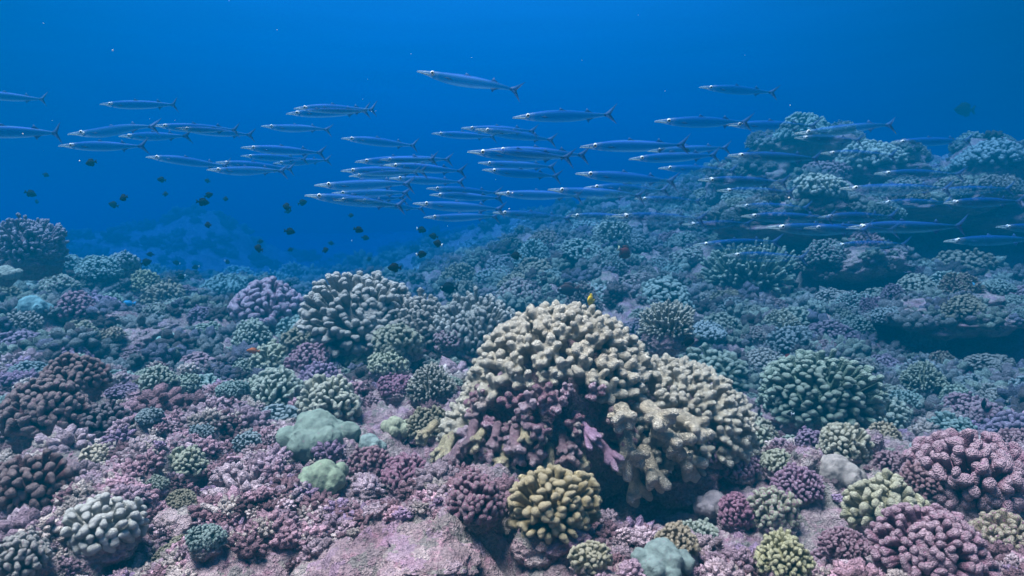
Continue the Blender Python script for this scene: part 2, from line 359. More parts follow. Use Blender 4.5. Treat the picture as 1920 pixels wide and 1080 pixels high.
def dome_dirs(n, zmin, seed):
    r = random.Random(seed); out = []
    for i in range(n):
        z = 1 - (1 - zmin) * (i + .5) / n; q = math.sqrt(max(0, 1 - z * z)); a = i * FIDIR + r.uniform(-.12, .12)
        d = Vector((q * math.cos(a), q * math.sin(a), z)) + Vector([r.gauss(0, .035) for _ in range(3)]); out.append(d.normalized())
    return out
SPEC = {  # kind, fingers, lowest z, height aspect, finger length, width factor
 'knob': ('knob', 150, -.30, .84, .50, .98), 'bigknob': ('knob', 92, -.28, .88, .52, .98), 'fine': ('fine', 230, -.25, .72, .42, 1.05),
 'tiny': ('fine', 300, -.15, .62, .36, 1.0), 'dome': ('knob', 330, -.32, .90, .42, .90), 'finedome': ('fine', 420, -.30, .92, .36, .93), 'bigdome': ('knob', 430, -.32, .92, .34, 1.12), 'slim': ('slim', 260, -.2, .70, .62, 1.25), 'club': ('fine', 150, -.3, .85, .5, 1.0)}
def finger_places(spec, seed):
    kind, n, zmin, asp, fl, wf = SPEC[spec]; r = random.Random(seed * 7 + 3); out = []
    b = [r.uniform(0, 6.28) for _ in range(4)]
    spacing = math.sqrt(2 * math.pi * (1 - zmin) / n)
    tipw = {'fine': .30, 'knob': .42, 'slim': .19}[kind]
    for d in dome_dirs(n, zmin, seed):
        az = math.atan2(d.y, d.x)
        Rd = (1 + .09 * math.sin(2 * az + b[0]) + .07 * math.sin(3 * az + b[1] + 2 * d.z) + .06 * math.sin(5 * d.z + b[2])) * r.uniform(.90, 1.06)
        L = fl * r.uniform(.92, 1.08); w = spacing * wf / tipw * (1 if kind != 'slim' else .62)
        w1 = w * r.uniform(.70, 1.16); w2 = w * r.uniform(.70, 1.16)
        dd = (d + Vector((0, 0, .15 if kind != 'slim' else .25))).normalized()
        pos = Vector((d.x * Rd, d.y * Rd, d.z * asp * Rd)) - dd * L
        out.append((pos, dd, r.uniform(0, 6.28), (w1, w2, L / .98), r.randrange(5)))
    return kind, out
def colony_np(spec, seed, keep=None, core=True):
    kind, pl = finger_places(spec, seed); Vs, Fs, Ts, n = [], [], [], 0
    for k, (p, d, roll, s, vi) in enumerate(pl):
        if keep is not None and k not in keep: continue
        V, F = FING[kind][vi]; M = rotmat(d, roll) * np.array(s)
        Vs.append(V @ M.T + np.array(p)); Fs.append(F + n); Ts.append(np.clip(V[:, 2], 0, 1)); n += len(V)
    if core:
        asp = SPEC[spec][3]; fl = SPEC[spec][4]; V, F = lump(seed + 90, 3, .15); V = V * np.array([1, 1, asp]) * (1 - fl * .8)
        Vs.append(V); Fs.append(F + n); Ts.append(np.zeros(len(V)))
    return np.vstack(Vs), np.vstack(Fs), np.concatenate(Ts)
def colony_mesh(spec, seed, **k):
    V, F, T = colony_np(spec, seed, **k); return mesh_np('coral_' + spec, V, F, {'tip': T}, mat=M_CORAL)
PROTO = {s: [colony_mesh(s, i + 3) for i in range(3)] for s in ('knob', 'bigknob', 'fine', 'tiny', 'dome', 'slim', 'club')}
def massive(seed):
    r = random.Random(seed); P = [(0, 0, 0, .62)]
    for k in range(16):
        a = r.uniform(0, 6.28); q = r.uniform(.3, .82); P.append((q * math.cos(a), q * math.sin(a), r.uniform(-.15, .45 - .45 * q), r.uniform(.2, .36)))
    V, F = remesh(*cat(balls(P, 3)), .04, 3); V[:, 2] *= .95; V *= 1.12; V *= (1 + .10 * fbm3(V * 5, seed, 4))[:, None]
    return mesh_np('massive_coral', V, F, mat=M_LOBE)
MASS = [massive(s) for s in (1, 2, 3)]
M_REDBASE = crust_mat('red_crust', pos=False)
def ccol(c, a=1.0): return (c[0], c[1], c[2], a)
CREAM = (.70, .61, .46); WHITE = (.58, .58, .53); OLIVE = (.26, .235, .15); TAN = (.36, .30, .20); MINT = (.34, .40, .33); YGREEN = (.40, .41, .22)
MAUVE = (.33, .19, .25); PURPLE = (.24, .16, .28); MAROON = (.13, .065, .075); PINK = (.46, .24, .32); GREY = (.34, .33, .31); TEAL = (.22, .34, .32); DARK = (.09, .06, .09); LGREEN = (.34, .44, .35); BLUEG = (.25, .33, .36)
def base_part(o, rad, k, seat=-.42):
    bp = link('base', LUMPS[k % 5], o, (0, 0, seat), (0, 0, k * 1.3), (.82, .82, .42)); return bp
def place(px, py, wpx, spec, color, label, alpha=1.0, Y=None, catg='coral', group=None, base=True, tilt=0, sink=.0, asp=1.0, name=None):
    p = hit(px, py, Y); rad = wpx / 2 / FPX * p.y; k = len(COL.objects)
    lobe = spec == 'lobe'
    me = MASS[k % 3] if lobe else PROTO[spec][k % 3]
    if not lobe: asp *= 1.12
    o = link(name or ('massive_coral' if lobe else 'coral_colony'), me, None, p + Vector((0, rad * .45, rad * ((.24 if lobe else .45) - sink))), (rnd.uniform(-.1, .1) + tilt, rnd.uniform(-.1, .1), rnd.uniform(0, 6.28)) if not tilt else (tilt, 0, rnd.uniform(-.3, .3)), (rad, rad, rad * asp), ccol(color, alpha))
    tag(o, label, catg, group)
    if base: base_part(o, rad, k, -.30 if lobe else -.40)
    return o

# ---- colonies whose branches are parts (nearest hundred), the rest of the branches one part
FING_ME = {k: [mesh_np('branch_' + k, V, F, {'tip': np.clip(V[:, 2], 0, 1)}, mat=M_CORAL) for V, F in FING[k]] for k in FING}
def split_colony(px, py, wpx, spec, seed, color, label, Y=None, alpha=1.0, asp=1.0, rz=0.0, name='branching_coral', limit=100):
    p = hit(px, py, Y); rad = wpx / 2 / FPX * p.y; p = p + Vector((0, rad * .5, rad * .40))
    root = bpy.data.objects.new(name, None); COL.objects.link(root); root.location = p; root.scale = (rad, rad, rad * asp); root.rotation_euler = (0, 0, rz)
    root.empty_display_size = .1
    tag(root, label, 'coral')
    kind, pl = finger_places(spec, seed)
    rot = Matrix.Rotation(rz, 3, 'Z'); view = Vector((-p.x, -p.y, .9)).normalized()
    order = sorted(range(len(pl)), key=lambda k: -((rot @ (pl[k][0] + pl[k][1] * .5)).normalized().dot(view)))
    front = order[:limit]; rest = set(order[limit:])
    for k in front:
        q, d, roll, s, vi = pl[k]
        o = link('branch', FING_ME[kind][vi], root, q, Matrix(rotmat(d, roll).tolist()).to_euler(), s, ccol(color, alpha))
    V, F, T = colony_np(spec, seed, keep=rest)
    o = link('inner_branches', mesh_np('inner_branches', V, F, {'tip': T}, mat=M_CORAL), root, color=ccol(color, alpha)); o['kind'] = 'stuff'
    base_part(root, rad, seed, -.42)
    return root

# ------------------------------------------------------------------ the big pale coral
HEROF = [finger(300 + i, 'hero', .03) for i in range(9)]
HERO_ME = [mesh_np('hero_branch', V, F, {'tip': np.clip(V[:, 2] * 1.08, 0, 1)}, mat=M_HERO) for V, F in HEROF]
def hero():
    c = at(1090, 860, 3.15); c.z = .125; root_s = .95
    root = bpy.data.objects.new('branching_coral', None); COL.objects.link(root); root.location = c; root.scale = (root_s,) * 3
    tag(root, 'largest coral, pale cream stubby branches round a dead mauve front, at the centre', 'coral')
    V, F = lump(71, 5, .28); V = V * np.array([.40, .35, .40]); V = V * (1 + .10 * fbm3(V * 22, 5, 3))[:, None]
    link('dead_core', mesh_np('dead_core', V, F, mat=M_ROCK), root, (-.12, .05, 0))
    V, F = lump(72, 4, .3); link('base_rock', mesh_np('base_rock', V * np.array([.42, .36, .24]), F, mat=M_ROCK), root, (.02, .12, -.22))
    r = random.Random(5); n = 0
    pl = []                                          # (score, position, direction, roll, scale, colour, mesh index)
    DOM = ((Vector((-.10, 0, 0)), Vector((.51, .46, .575)), 260, 3, .172), (Vector((.40, .03, -.10)), Vector((.475, .42, .40)), 210, 8, .142), (Vector((-.40, -.02, -.10)), Vector((.31, .38, .27)), 90, 12, .15))
    for di, (dc, dr, nd, seed, L0) in enumerate(DOM):
        for d in dome_dirs(nd, -.45, seed):
            s = dc + Vector((d.x * dr.x, d.y * dr.y, d.z * (dr.z if d.z > 0 else dr.z * .7)))
            if any(((s.x - o_[0].x) / o_[1].x) ** 2 + ((s.y - o_[0].y) / o_[1].y) ** 2 + ((s.z - o_[0].z) / o_[1].z) ** 2 < .84 for j_, o_ in enumerate(DOM) if j_ != di): continue
            if di == 1 and d.z < -.2 and d.y < 0: continue
            f = max(0, -d.y)
            dead = di != 1 and ((s.x + .20) / .42) ** 2 + ((s.z - .05) / .21) ** 2 < 1 and f > .4
            cave = di == 0 and ((s.x - .10) / .13) ** 2 + ((s.z - .05) / .12) ** 2 < 1 and f > .4
            lowfront = di != 1 and d.z < -.08 and d.x < .35 and f > .2
            if lowfront or (cave and r.random() < .4) or (dead and r.random() < .08): continue
            L = (L0 if not dead else .135) * r.uniform(.88, 1.15)
            dd = Vector((d.x / dr.x, d.y / dr.y, d.z / dr.z)).normalized(); dd = (dd + Vector((0, 0, .12))).normalized()
            pos = s * (.97 if dead else 1.0) - dd * L * (.95 if not dead else .75)
            w = L * r.uniform(.95, 1.2) * (1.0 if di == 0 else .95)
            if dead: col = ccol(r.choice(((.42, .28, .29), (.52, .36, .40), (.62, .44, .52), (.36, .22, .19), (.60, .48, .44), (.62, .54, .42))), r.choice((.72, .8, .9)))
            else: col = ccol(r.choice(((.72, .65, .50), (.75, .68, .54), (.66, .58, .44), (.74, .67, .52))), .97)
            pl.append((f + (1 if dead else 0) + .4 * d.z, pos, dd, r.uniform(0, 6.28), (w, w, L), col, r.randrange(9)))
    for k in range(15):                              # pale drooping fringe under the dead front
        x = -.70 + .66 * (k + r.uniform(-.3, .3)) / 14; yy = -.46 * math.sqrt(max(.1, 1 - ((x + .08) / .72) ** 2)); L = r.uniform(.11, .16)
        dd = Vector(((x + .1) * .7, -.75, r.uniform(-.9, -.1))).normalized()
        pl.append((3, Vector((x, yy + .06, r.uniform(-.05, .06))), dd, r.uniform(0, 6), (L * .95, L * .95, L), ccol(r.choice(((.70, .60, .38), (.70, .62, .40), (.40, .26, .30))), .9), r.randrange(9)))
    for (x, y, z, dx, dy, dz, L, w, col) in ((.16, -.34, .02, .1, -.7, -.5, .22, .24, CREAM), (.24, -.36, -.06, .25, -.6, -.6, .20, .22, CREAM), (.30, -.36, .04, .35, -.7, -.3, .20, .23, CREAM), (.14, -.36, .13, -.1, -.8, -.1, .18, .21, CREAM), (.25, -.37, .14, .2, -.8, -.1, .18, .22, CREAM), (.36, -.33, -.05, .45, -.6, -.4, .19, .22, CREAM), (.40, -.33, .09, .4, -.7, -.1, .18, .22, CREAM), (.20, -.30, -.13, .1, -.5, -.8, .20, .18, CREAM),
                                            (-.06, -.36, .10, .35, -.7, -.4, .20, .12, (.60, .36, .55)), (.03, -.38, .0, .4, -.7, -.4, .18, .12, (.55, .33, .48)), (-.2, -.38, .06, -.3, -.7, .1, .17, .15, MAUVE), (-.12, -.38, -.04, 0, -.8, -.2, .16, .15, (.44, .28, .3)), (-.3, -.36, -.02, -.2, -.8, -.1, .16, .15, (.5, .34, .4))):
        pl.append((3, Vector((x, y, z)), Vector((dx, dy, dz)).normalized(), r.uniform(0, 6), (w, w, L), ccol(col, .95), r.randrange(9)))
    pl.sort(key=lambda t: -t[0])
    for (_, pos, dd, roll, sc_, col, k) in pl[:100]:
        link('branch', HERO_ME[k], root, pos, Matrix(rotmat(dd, roll).tolist()).to_euler(), sc_, col)
    Vs, Fs, Ts, m = [], [], [], 0
    for (_, pos, dd, roll, sc_, col, k) in pl[100:]:
        V, F = HEROF[k]; Mx = rotmat(dd, roll) * np.array(sc_)
        Vs.append(V @ Mx.T + np.array(pos)); Fs.append(F + m); Ts.append(np.clip(V[:, 2] * 1.08, 0, 1)); m += len(V)
    o = link('rear_branches', mesh_np('rear_branches', np.vstack(Vs) / .17, np.vstack(Fs), {'tip': np.concatenate(Ts)}, mat=M_HERO), root, scale=.17, color=ccol((.72, .65, .51), .97)); o['kind'] = 'stuff'
    V, F = lump(75, 5, .25); link('flank_core', mesh_np('flank_core', V * np.array([.30, .28, .25]), F, mat=M_ROCK), root, (.40, .05, -.10))
    return len(pl)
NH = hero(); print('hero branches', NH)

split_colony(664, 668, 246, 'finedome', 4, (.35, .32, .29), 'large grey dome of stubby branched coral behind the small olive coral', Y=5.05, asp=.88)
split_colony(772, 664, 158, 'finedome', 9, (.35, .31, .27), 'grey dome coral joined to the right flank of the largest grey dome', Y=5.1, asp=1.06, limit=80)
split_colony(897, 672, 160, 'finedome', 6, (.32, .32, .30), 'blue-grey branched dome coral just left behind the big pale coral', Y=5.0, asp=1.2, limit=80)
split_colony(1555, 815, 240, 'finedome', 5, (.15, .21, .16), 'wide dark green dome of short pale tipped fingers right of the big pale coral', Y=4.1, asp=.86)
split_colony(1040, 1012, 205, 'knob', 7, (.42, .35, .19), 'olive brown knobby coral head under the front of the big pale coral', Y=2.35, asp=.95)
split_colony(172, 1040, 155, 'bigknob', 8, WHITE, 'white tipped knobby coral at lower left foreground', asp=1.05)
split_colony(1108, 1075, 84, 'bigknob', 12, (.50, .48, .33), 'small cream coral of short fingers at the bottom edge under the olive head', Y=2.05, limit=58)
split_colony(742, 672, 108, 'fine', 5, (.30, .31, .22), 'small round olive coral in front of the largest grey dome', Y=4.6, limit=100)

# ------------------------------------------------------------------ corals placed one by one
HAND = [
 (22, 1085, 115, 'bigknob', GREY, 'grey knobby coral in the bottom left corner', .9, 2.05), (35, 965, 150, 'bigknob', MAROON, 'dark plum knobby coral at left edge above the corner coral', 1, None),
 (65, 818, 165, 'fine', MAROON, 'big dark maroon coral lump at the left edge', .9, 3.0), (125, 742, 110, 'club', (.16, .08, .09), 'upright maroon coral lump behind the big dark maroon one', .9, 3.3),
 (175, 830, 100, 'club', DARK, 'shadowy dark violet coral right of the maroon lump', 1, 3.2), (345, 895, 78, 'bigknob', (.42, .45, .33), 'pale green knobby coral in the left foreground', 1, None),
 (287, 925, 46, 'knob', MINT, 'tiny mint knobby coral at the foot of the pale green one', 1, None), (380, 1035, 72, 'fine', TEAL, 'small sea-green coral with fine knobs near bottom left', 1, None),
 (172, 880, 62, 'bigknob', CREAM, 'beige knobby coral below the shadowy violet coral', .95, None), (290, 738, 76, 'knob', MINT, 'mint knobby coral among mauve rubble at left', 1, None),
 (690, 895, 78, 'bigknob', (.32, .22, .22), 'mauve coral with a yellowish crown below the green massive corals', .75, None), (800, 822, 82, 'knob', OLIVE, 'olive coral touching the left foot of the big pale coral', .95, 3.2),
 (808, 755, 98, 'dome', (.33, .32, .27), 'grey meandering knob coral left of the big pale coral', .95, 3.75), (742, 750, 72, 'fine', PURPLE, 'purple crusted coral left of the grey meandering one', .7, None),
 (612, 790, 120, 'knob', (.42, .43, .34), 'long pale knobby coral just behind the green massive coral', 1, None), (508, 765, 108, 'knob', MINT, 'mint knobby coral left of the long pale one', 1, None),
 (430, 752, 62, 'tiny', TEAL, 'turquoise fine coral left of the mint coral', 1, None), (595, 748, 95, 'knob', PURPLE, 'purple knobby coral behind the long pale coral', .9, None),
 (575, 700, 80, 'club', MAUVE, 'mauve ridged coral between the purple coral and the grey dome', .8, None), (502, 708, 92, 'knob', (.43, .45, .32), 'yellowish green knobby coral left of the mauve ridged coral', 1, None),
 (455, 702, 42, 'bigknob', MINT, 'small pale coral left beside the yellowish green one', 1, None), (668, 692, 52, 'fine', YGREEN, 'small yellow-green coral below the large grey dome', 1, None),
 (728, 712, 92, 'tiny', (.40, .42, .28), 'flat pale coral topped with olive algae below the round olive coral', 1, None), (468, 655, 80, 'knob', MINT, 'pale green knobby coral behind the orange fish', 1, None),
 (490, 618, 150, 'fine', (.33, .24, .33), 'broad lilac coral patch left of the large grey dome', .85, None), (560, 662, 78, 'fine', OLIVE, 'olive coral hugging the left foot of the large grey dome', 1, 4.9),
 (145, 642, 58, 'knob', (.34, .34, .25), 'cream coral over a dark hollow at left', 1, None), (128, 695, 70, 'club', PURPLE, 'dusky purple coral behind the maroon lumps', .8, None),
 (40, 498, 122, 'dome', (.24, .22, .30), 'tall purple and white coral bush at the left edge', .9, 6.3), (175, 532, 88, 'tiny', TEAL, 'teal rounded coral right of the tall left bush', 1, None),
 (125, 515, 60, 'fine', TEAL, 'small teal coral between the left bush and the rounded teal one', 1, 8.2), (225, 512, 62, 'fine', BLUEG, 'blue-green coral at the far edge of the left shelf', 1, 8.6),
 (265, 548, 60, 'knob', YGREEN, 'yellow-green coral on the rim of the left shelf', .9, None), (100, 560, 75, 'fine', (.36, .38, .28), 'pale coral mat below the tall left bush', .85, None),
 (205, 585, 52, 'knob', LGREEN, 'light green coral beside the blue parrotfish', 1, None), (130, 600, 75, 'club', MAUVE, 'dark mauve coral below the pale mat', .8, None),
 (415, 560, 80, 'tiny', TEAL, 'teal coral on the far rim of the shelf, left of the lilac patch', 1, None), (1592, 868, 102, 'knob', (.42, .41, .31), 'cream knobby coral in front of the green fingered dome', 1, None),
 (1342, 868, 84, 'knob', (.38, .21, .34), 'violet knobby coral at the right foot of the big pale coral', .95, 2.95), (1388, 898, 80, 'knob', (.42, .24, .35), 'pink-violet knobby coral below the violet one', .95, None),
 (1288, 868, 78, 'fine', (.29, .26, .18), 'olive fine coral in the shade under the big pale coral', 1, 2.95), (1415, 850, 92, 'knob', (.42, .45, .34), 'mint cream coral behind the pink-violet one', 1, None),
 (1462, 890, 66, 'bigknob', (.44, .45, .33), 'cream green coral right of the pink-violet one', 1, None), (1455, 995, 105, 'bigknob', (.42, .44, .30), 'pale green knobby coral with mauve patches at lower right', .82, None),
 (1478, 1082, 112, 'knob', (.43, .43, .24), 'yellow-green knobby coral at the bottom edge right of centre', 1, 2.05), (1672, 1000, 150, 'bigknob', (.42, .40, .26), 'tall cream olive knobby coral left of the great pink coral', .95, 2.35),
 (1845, 975, 245, 'fine', (.27, .14, .185), 'great pink knobby coral head at the right edge', .9, 2.45), (1765, 1088, 200, 'fine', (.28, .16, .22), 'pink-mauve knobby coral below the great pink head', .88, 2.05),
 (1590, 1050, 84, 'knob', MAUVE, 'mauve knobby coral between the yellow-green and pink-mauve ones', .85, None), (1745, 935, 92, 'knob', (.26, .13, .15), 'dusky pink coral on the left shoulder of the great pink head', .85, 2.5),
 (1502, 940, 92, 'knob', (.32, .18, .28), 'purple knobby coral under the grey massive coral', .85, None), (1272, 1050, 95, 'knob', TAN, 'tan knobby coral by the dark hollow at bottom centre', 1, None),
 (1385, 985, 76, 'club', PINK, 'rosy ragged coral at bottom right of centre', .7, None), (890, 975, 120, 'club', (.20, .12, .16), 'dark plum lumpy coral under the left front of the big pale coral', .8, 2.6),
 (760, 925, 100, 'club', (.32, .22, .26), 'greyish mauve lumpy coral below the small lobed coral', .7, None), (1150, 470, 85, 'dome', (.30, .36, .32), 'round blue-green dome coral below the barracudas at centre', 1, None),
 (1000, 505, 75, 'dome', TEAL, 'teal dome coral at the left end of the right slope', 1, None), (1470, 628, 66, 'dome', (.36, .37, .28), 'pale round coral up the slope behind the green fingered dome', 1, None),
 (1420, 560, 170, 'slim', (.16, .22, .17), 'broad dark green thicket coral on the slope below the cave', 1, None), (1740, 655, 66, 'knob', TEAL, 'teal knobby coral below the dark hollow at right', 1, None),
 (1740, 740, 84, 'dome', (.26, .30, .22), 'olive green coral on the slope right of the green fingered dome', 1, None), (1705, 775, 60, 'knob', TEAL, 'green coral at the foot of the slope beside the dark fish', 1, None),
 (1800, 765, 60, 'knob', (.28, .36, .28), 'light green coral left beside the big dark fish', 1, None), (1640, 330, 120, 'tiny', (.30, .34, .28), 'pale speckled round coral crowning the middle reef head', 1, 10.9),
 (1545, 390, 110, 'tiny', (.32, .36, .30), 'white flecked coral dome left of the black hollow', 1, 9.9), (1515, 275, 110, 'tiny', (.17, .26, .24), 'teal coral crust on the highest reef head', 1, 11.6),
 (1870, 330, 120, 'tiny', (.16, .23, .24), 'blue-green coral crown on the right edge reef head', 1, 10.8), (1258, 640, 120, 'slim', (.34, .35, .30), 'grey open branched coral just behind the right flank of the big pale coral', 1, 4.7),
 (1420, 830, 75, 'fine', (.30, .29, .22), 'olive brown coral trailing off the right end of the big pale coral', 1, 3.4), (845, 655, 70, 'fine', (.25, .22, .25), 'dusky coral between the two grey domes', .8, 4.9),
]
for (px, py, w, spec, col, lab, al, Y) in HAND: place(px, py, w, spec, col, lab, al, Y, group='knobby and branching corals on the reef')
for (px, py, w, col, lab, Y, bc) in (
 (588, 846, 140, (.19, .25, .21), 'sea-green massive coral on a red crusted foot, larger of the two left of centre', 2.95, 1), (690, 846, 60, (.23, .30, .28), 'small blue-green lobe beside the red footed massive coral', 3.0, 1),
 (602, 922, 105, (.22, .28, .20), 'rounded pale green massive coral below the red footed one', None, 1), (738, 815, 62, (.32, .34, .24), 'pale lumpy coral with yellow edges left of the olive coral', 3.2, 0),
 (1575, 905, 96, (.30, .27, .25), 'smooth beige-grey massive coral at lower right', 2.75, 1), (1246, 1080, 118, (.17, .23, .22), 'blue-grey folded massive coral at the bottom edge', 2.05, 0),
 (315, 645, 40, (.25, .40, .38), 'small smooth teal coral mound on the left shelf', None, 0), (50, 588, 66, (.18, .32, .34), 'teal dish shaped coral at left', None, 0), (22, 548, 62, (.26, .33, .30), 'grey-green rounded coral at the left edge', None, 0),
 (5, 520, 44, (.30, .34, .30), 'small pale mound above the grey-green one at the left edge', 5.6, 0), (805, 672, 32, (.25, .45, .45), 'little cyan coral knob right of the round olive coral', None, 0), (1345, 965, 78, (.30, .26, .27), 'pinkish grey domed coral at lower right of centre', None, 1),
 (700, 690, 40, (.34, .36, .30), 'small grey mound behind the flat pale coral', None, 0), (615, 600, 1, (0, 0, 0), '', None, 0), (1760, 860, 70, (.30, .38, .38), 'pale flat rubble mound behind the great pink head', 3.2, 0)):
    if w < 5: continue
    o = place(px, py, w, 'lobe', col, lab, .96, Y, base=False, group='smooth massive corals', asp=1.2)
    bp = link('crusted_foot', LUMPS[int(px) % 5], o, (0, 0, -.38), (0, 0, px), (.72, .72, .5))
    if bc: bp.data = bp.data.copy(); bp.data.materials[0] = M_REDBASE
for (px, py, w, h, lab, Y) in ((230, 655, 105, .5, 'flat brown boulder on the left shelf', None), (215, 610, 80, .5, 'low purple boulder behind the flat brown one', None), (300, 618, 80, .45, 'mauve boulder behind the teal mound', None),
 (75, 888, 150, .3, 'pale flat slab under the big maroon coral', None), (330, 1010, 110, .8, 'ragged pinkish dead coral rock in the left foreground', None), (800, 1078, 190, .34, 'broad pale pink crusted slab at the bottom edge', None),
 (1010, 1050, 110, .8, 'crimson crusted rock left of the small cream coral', 2.15), (1520, 885, 60, 1.1, 'orange and pink crusted rock stump left of the beige coral', 2.8), (1290, 930, 150, .6, 'dark turf covered rock right of the hollow', None), (1640, 850, 45, 1.5, 'pink crusted knob rock behind the cream knobby coral', 3.1)):
    p = hit(px, py, Y); rad = w / 2 / FPX * p.y; k = int(px) % 5
    ro = tag(link('reef_rock', LUMPS[k], None, p + Vector((0, rad * .6, rad * h * .25)), (rnd.uniform(-.2, .2), rnd.uniform(-.2, .2), rnd.uniform(0, 6)), (rad, rad, rad * h)), lab, 'rock', 'rocks on the reef flat')
    lv, lf = get_np(LUMPS[k]); m = np.array(Matrix.LocRotScale(ro.location, ro.rotation_euler, ro.scale)); bvV.append(lv @ m[:3, :3].T + m[:3, 3]); bvF.append(lf + nb); nb += len(lv)
BV = BVHTree.FromPolygons(np.vstack(bvV).tolist(), np.vstack(bvF).tolist())

# ------------------------------------------------------------------ scattered colonies on the slopes
BUSY = [(o.location.x, o.location.y, max(o.scale)) for o in COL.objects if o.parent is None and o.get('category') in ('coral',)]
BUSY += [(.37 + i * .2, 3.0, .35) for i in range(-3, 4)]
def free(x, y, r):
    return all((x - a) ** 2 + (y - b) ** 2 > (.9 * (r + c)) ** 2 for a, b, c in BUSY)
def where_is(px, py):
    if px < 560: return 'on the left reef shelf' if py > 520 else 'on the far left mounds'
    if px < 1000: return 'in the mid reef gap' if py > 600 else 'on the hazy far mound at centre'
    if py < 430: return 'high on the right ridge'
    if py < 540: return 'on the slope below the ridge caves' if px > 1280 else 'on the blue slope at centre'
    if py < 690: return 'on the right slope' if px > 1400 else 'on the slope behind the big pale coral'
    return 'at the foot of the right slope' if py < 860 else 'in the right foreground'
PALN = [(TEAL, 'teal'), (BLUEG, 'blue-grey'), (OLIVE, 'olive'), (GREY, 'grey'), (MINT, 'pale green'), (PURPLE, 'purple'), (MAUVE, 'mauve'), (TAN, 'tan'), ((.30, .38, .30), 'sea-green')]
SCAT = []
def project(p):
    v = Matrix.Rotation(PITCH, 3, 'X') @ (Vector(p) - Vector((0, 0, CAMZ))); return 960 + v.x / v.y * FPX, 540 - v.z / v.y * FPX
def scatter(n, xr, yr, sizes, pal, specs, seed, j0=.55):
    r = random.Random(seed); tries = 0; made = 0
    while made < n and tries < n * 60:
        tries += 1; Y = math.exp(r.uniform(math.log(yr[0]), math.log(yr[1]))); u = r.uniform(*xr); x = (u - 960) / FPX * Y
        p, nrm = drop(x, Y)
        if p is None: continue
        px, py = project(p)
        if not (-40 < px < 1960): continue
        rad = r.uniform(*sizes) * (1 if r.random() < .8 else 1.5)
        if not free(p.x, p.y, rad): continue
        h = BV.ray_cast(Vector((0, 0, CAMZ)), (p + Vector((0, 0, rad * .9)) - Vector((0, 0, CAMZ))).normalized())
        if h[0] and (h[0] - Vector((0, 0, CAMZ))).length < (p - Vector((0, 0, CAMZ))).length - .5 - rad: continue
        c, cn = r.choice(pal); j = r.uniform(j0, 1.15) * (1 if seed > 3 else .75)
        sp = r.choice(specs)
        up = (Vector((0, 0, 1)) + nrm * .7).normalized()
        o = link('coral_colony', PROTO[sp][r.randrange(3)], None, p + up * rad * .12, (up.to_track_quat('Z', 'Y').to_matrix() @ Matrix.Rotation(r.uniform(0, 6.28), 3, 'Z')).to_euler(), (rad, rad * r.uniform(.85, 1.1), rad * r.uniform(.8, 1.1)), ccol([q * j for q in c], r.choice((1, 1, .95, .85))))
        kind = {'knob': 'knobby', 'bigknob': 'coarse knobby', 'fine': 'fine knobbed', 'tiny': 'fine grained', 'dome': 'domed branching', 'slim': 'open fingered', 'club': 'club branched'}[sp]
        SCAT.append((px, py, o, ('small ' if rad < sum(sizes) / 2 else 'large ') + cn + ' ' + kind + ' coral ' + where_is(px, py)))
        BUSY.append((p.x, p.y, rad)); made += 1
RIGHT = [PALN[i] for i in (0, 0, 1, 2, 3, 4, 5, 6, 8)]
scatter(105, (1180, 1960), (4.2, 9.2), (.11, .23), RIGHT, ('knob', 'fine', 'dome', 'fine', 'tiny', 'knob'), 1)
scatter(85, (1250, 1960), (8.6, 13.8), (.14, .30), RIGHT, ('fine', 'dome', 'tiny', 'fine'), 2)
scatter(45, (850, 1300), (6, 13), (.16, .34), RIGHT[:5], ('dome', 'fine', 'tiny'), 3)
scatter(42, (-20, 560), (3.6, 8.6), (.08, .17), PALN, ('knob', 'fine', 'club', 'bigknob'), 4, .85)
scatter(14, (-20, 900), (2.1, 4.2), (.05, .09), PALN, ('knob', 'bigknob', 'fine'), 5, .9)
scatter(18, (1250, 1930), (2.1, 3.6), (.05, .10), [PALN[i] for i in (4, 5, 6, 7, 6)], ('knob', 'bigknob'), 6, .9)
scatter(10, (150, 1000), (15, 21), (.3, .6), [PALN[0], PALN[1]], ('dome', 'fine'), 7)
ORD = ['first', 'second', 'third', 'fourth', 'fifth', 'sixth', 'seventh', 'eighth', 'ninth', 'tenth', 'eleventh', 'twelfth', 'thirteenth', 'fourteenth', 'fifteenth', 'sixteenth', 'seventeenth', 'eighteenth', 'nineteenth', 'twentieth']
ORD += ['twenty-' + o for o in ORD[:9]] + ['thirtieth']
bylab = {}
for s in SCAT: bylab.setdefault(s[3], []).append(s)
for lab, L_ in bylab.items():
    L_.sort(key=lambda s: s[0])
    for i, s in enumerate(L_):
        extra = '' if len(L_) == 1 else ', ' + (('left' if i == 0 else 'right') + ' one' if len(L_) == 2 else ORD[i] + ' from left')
        tag(s[2], lab + extra, 'coral', 'scattered corals on the reef slopes')

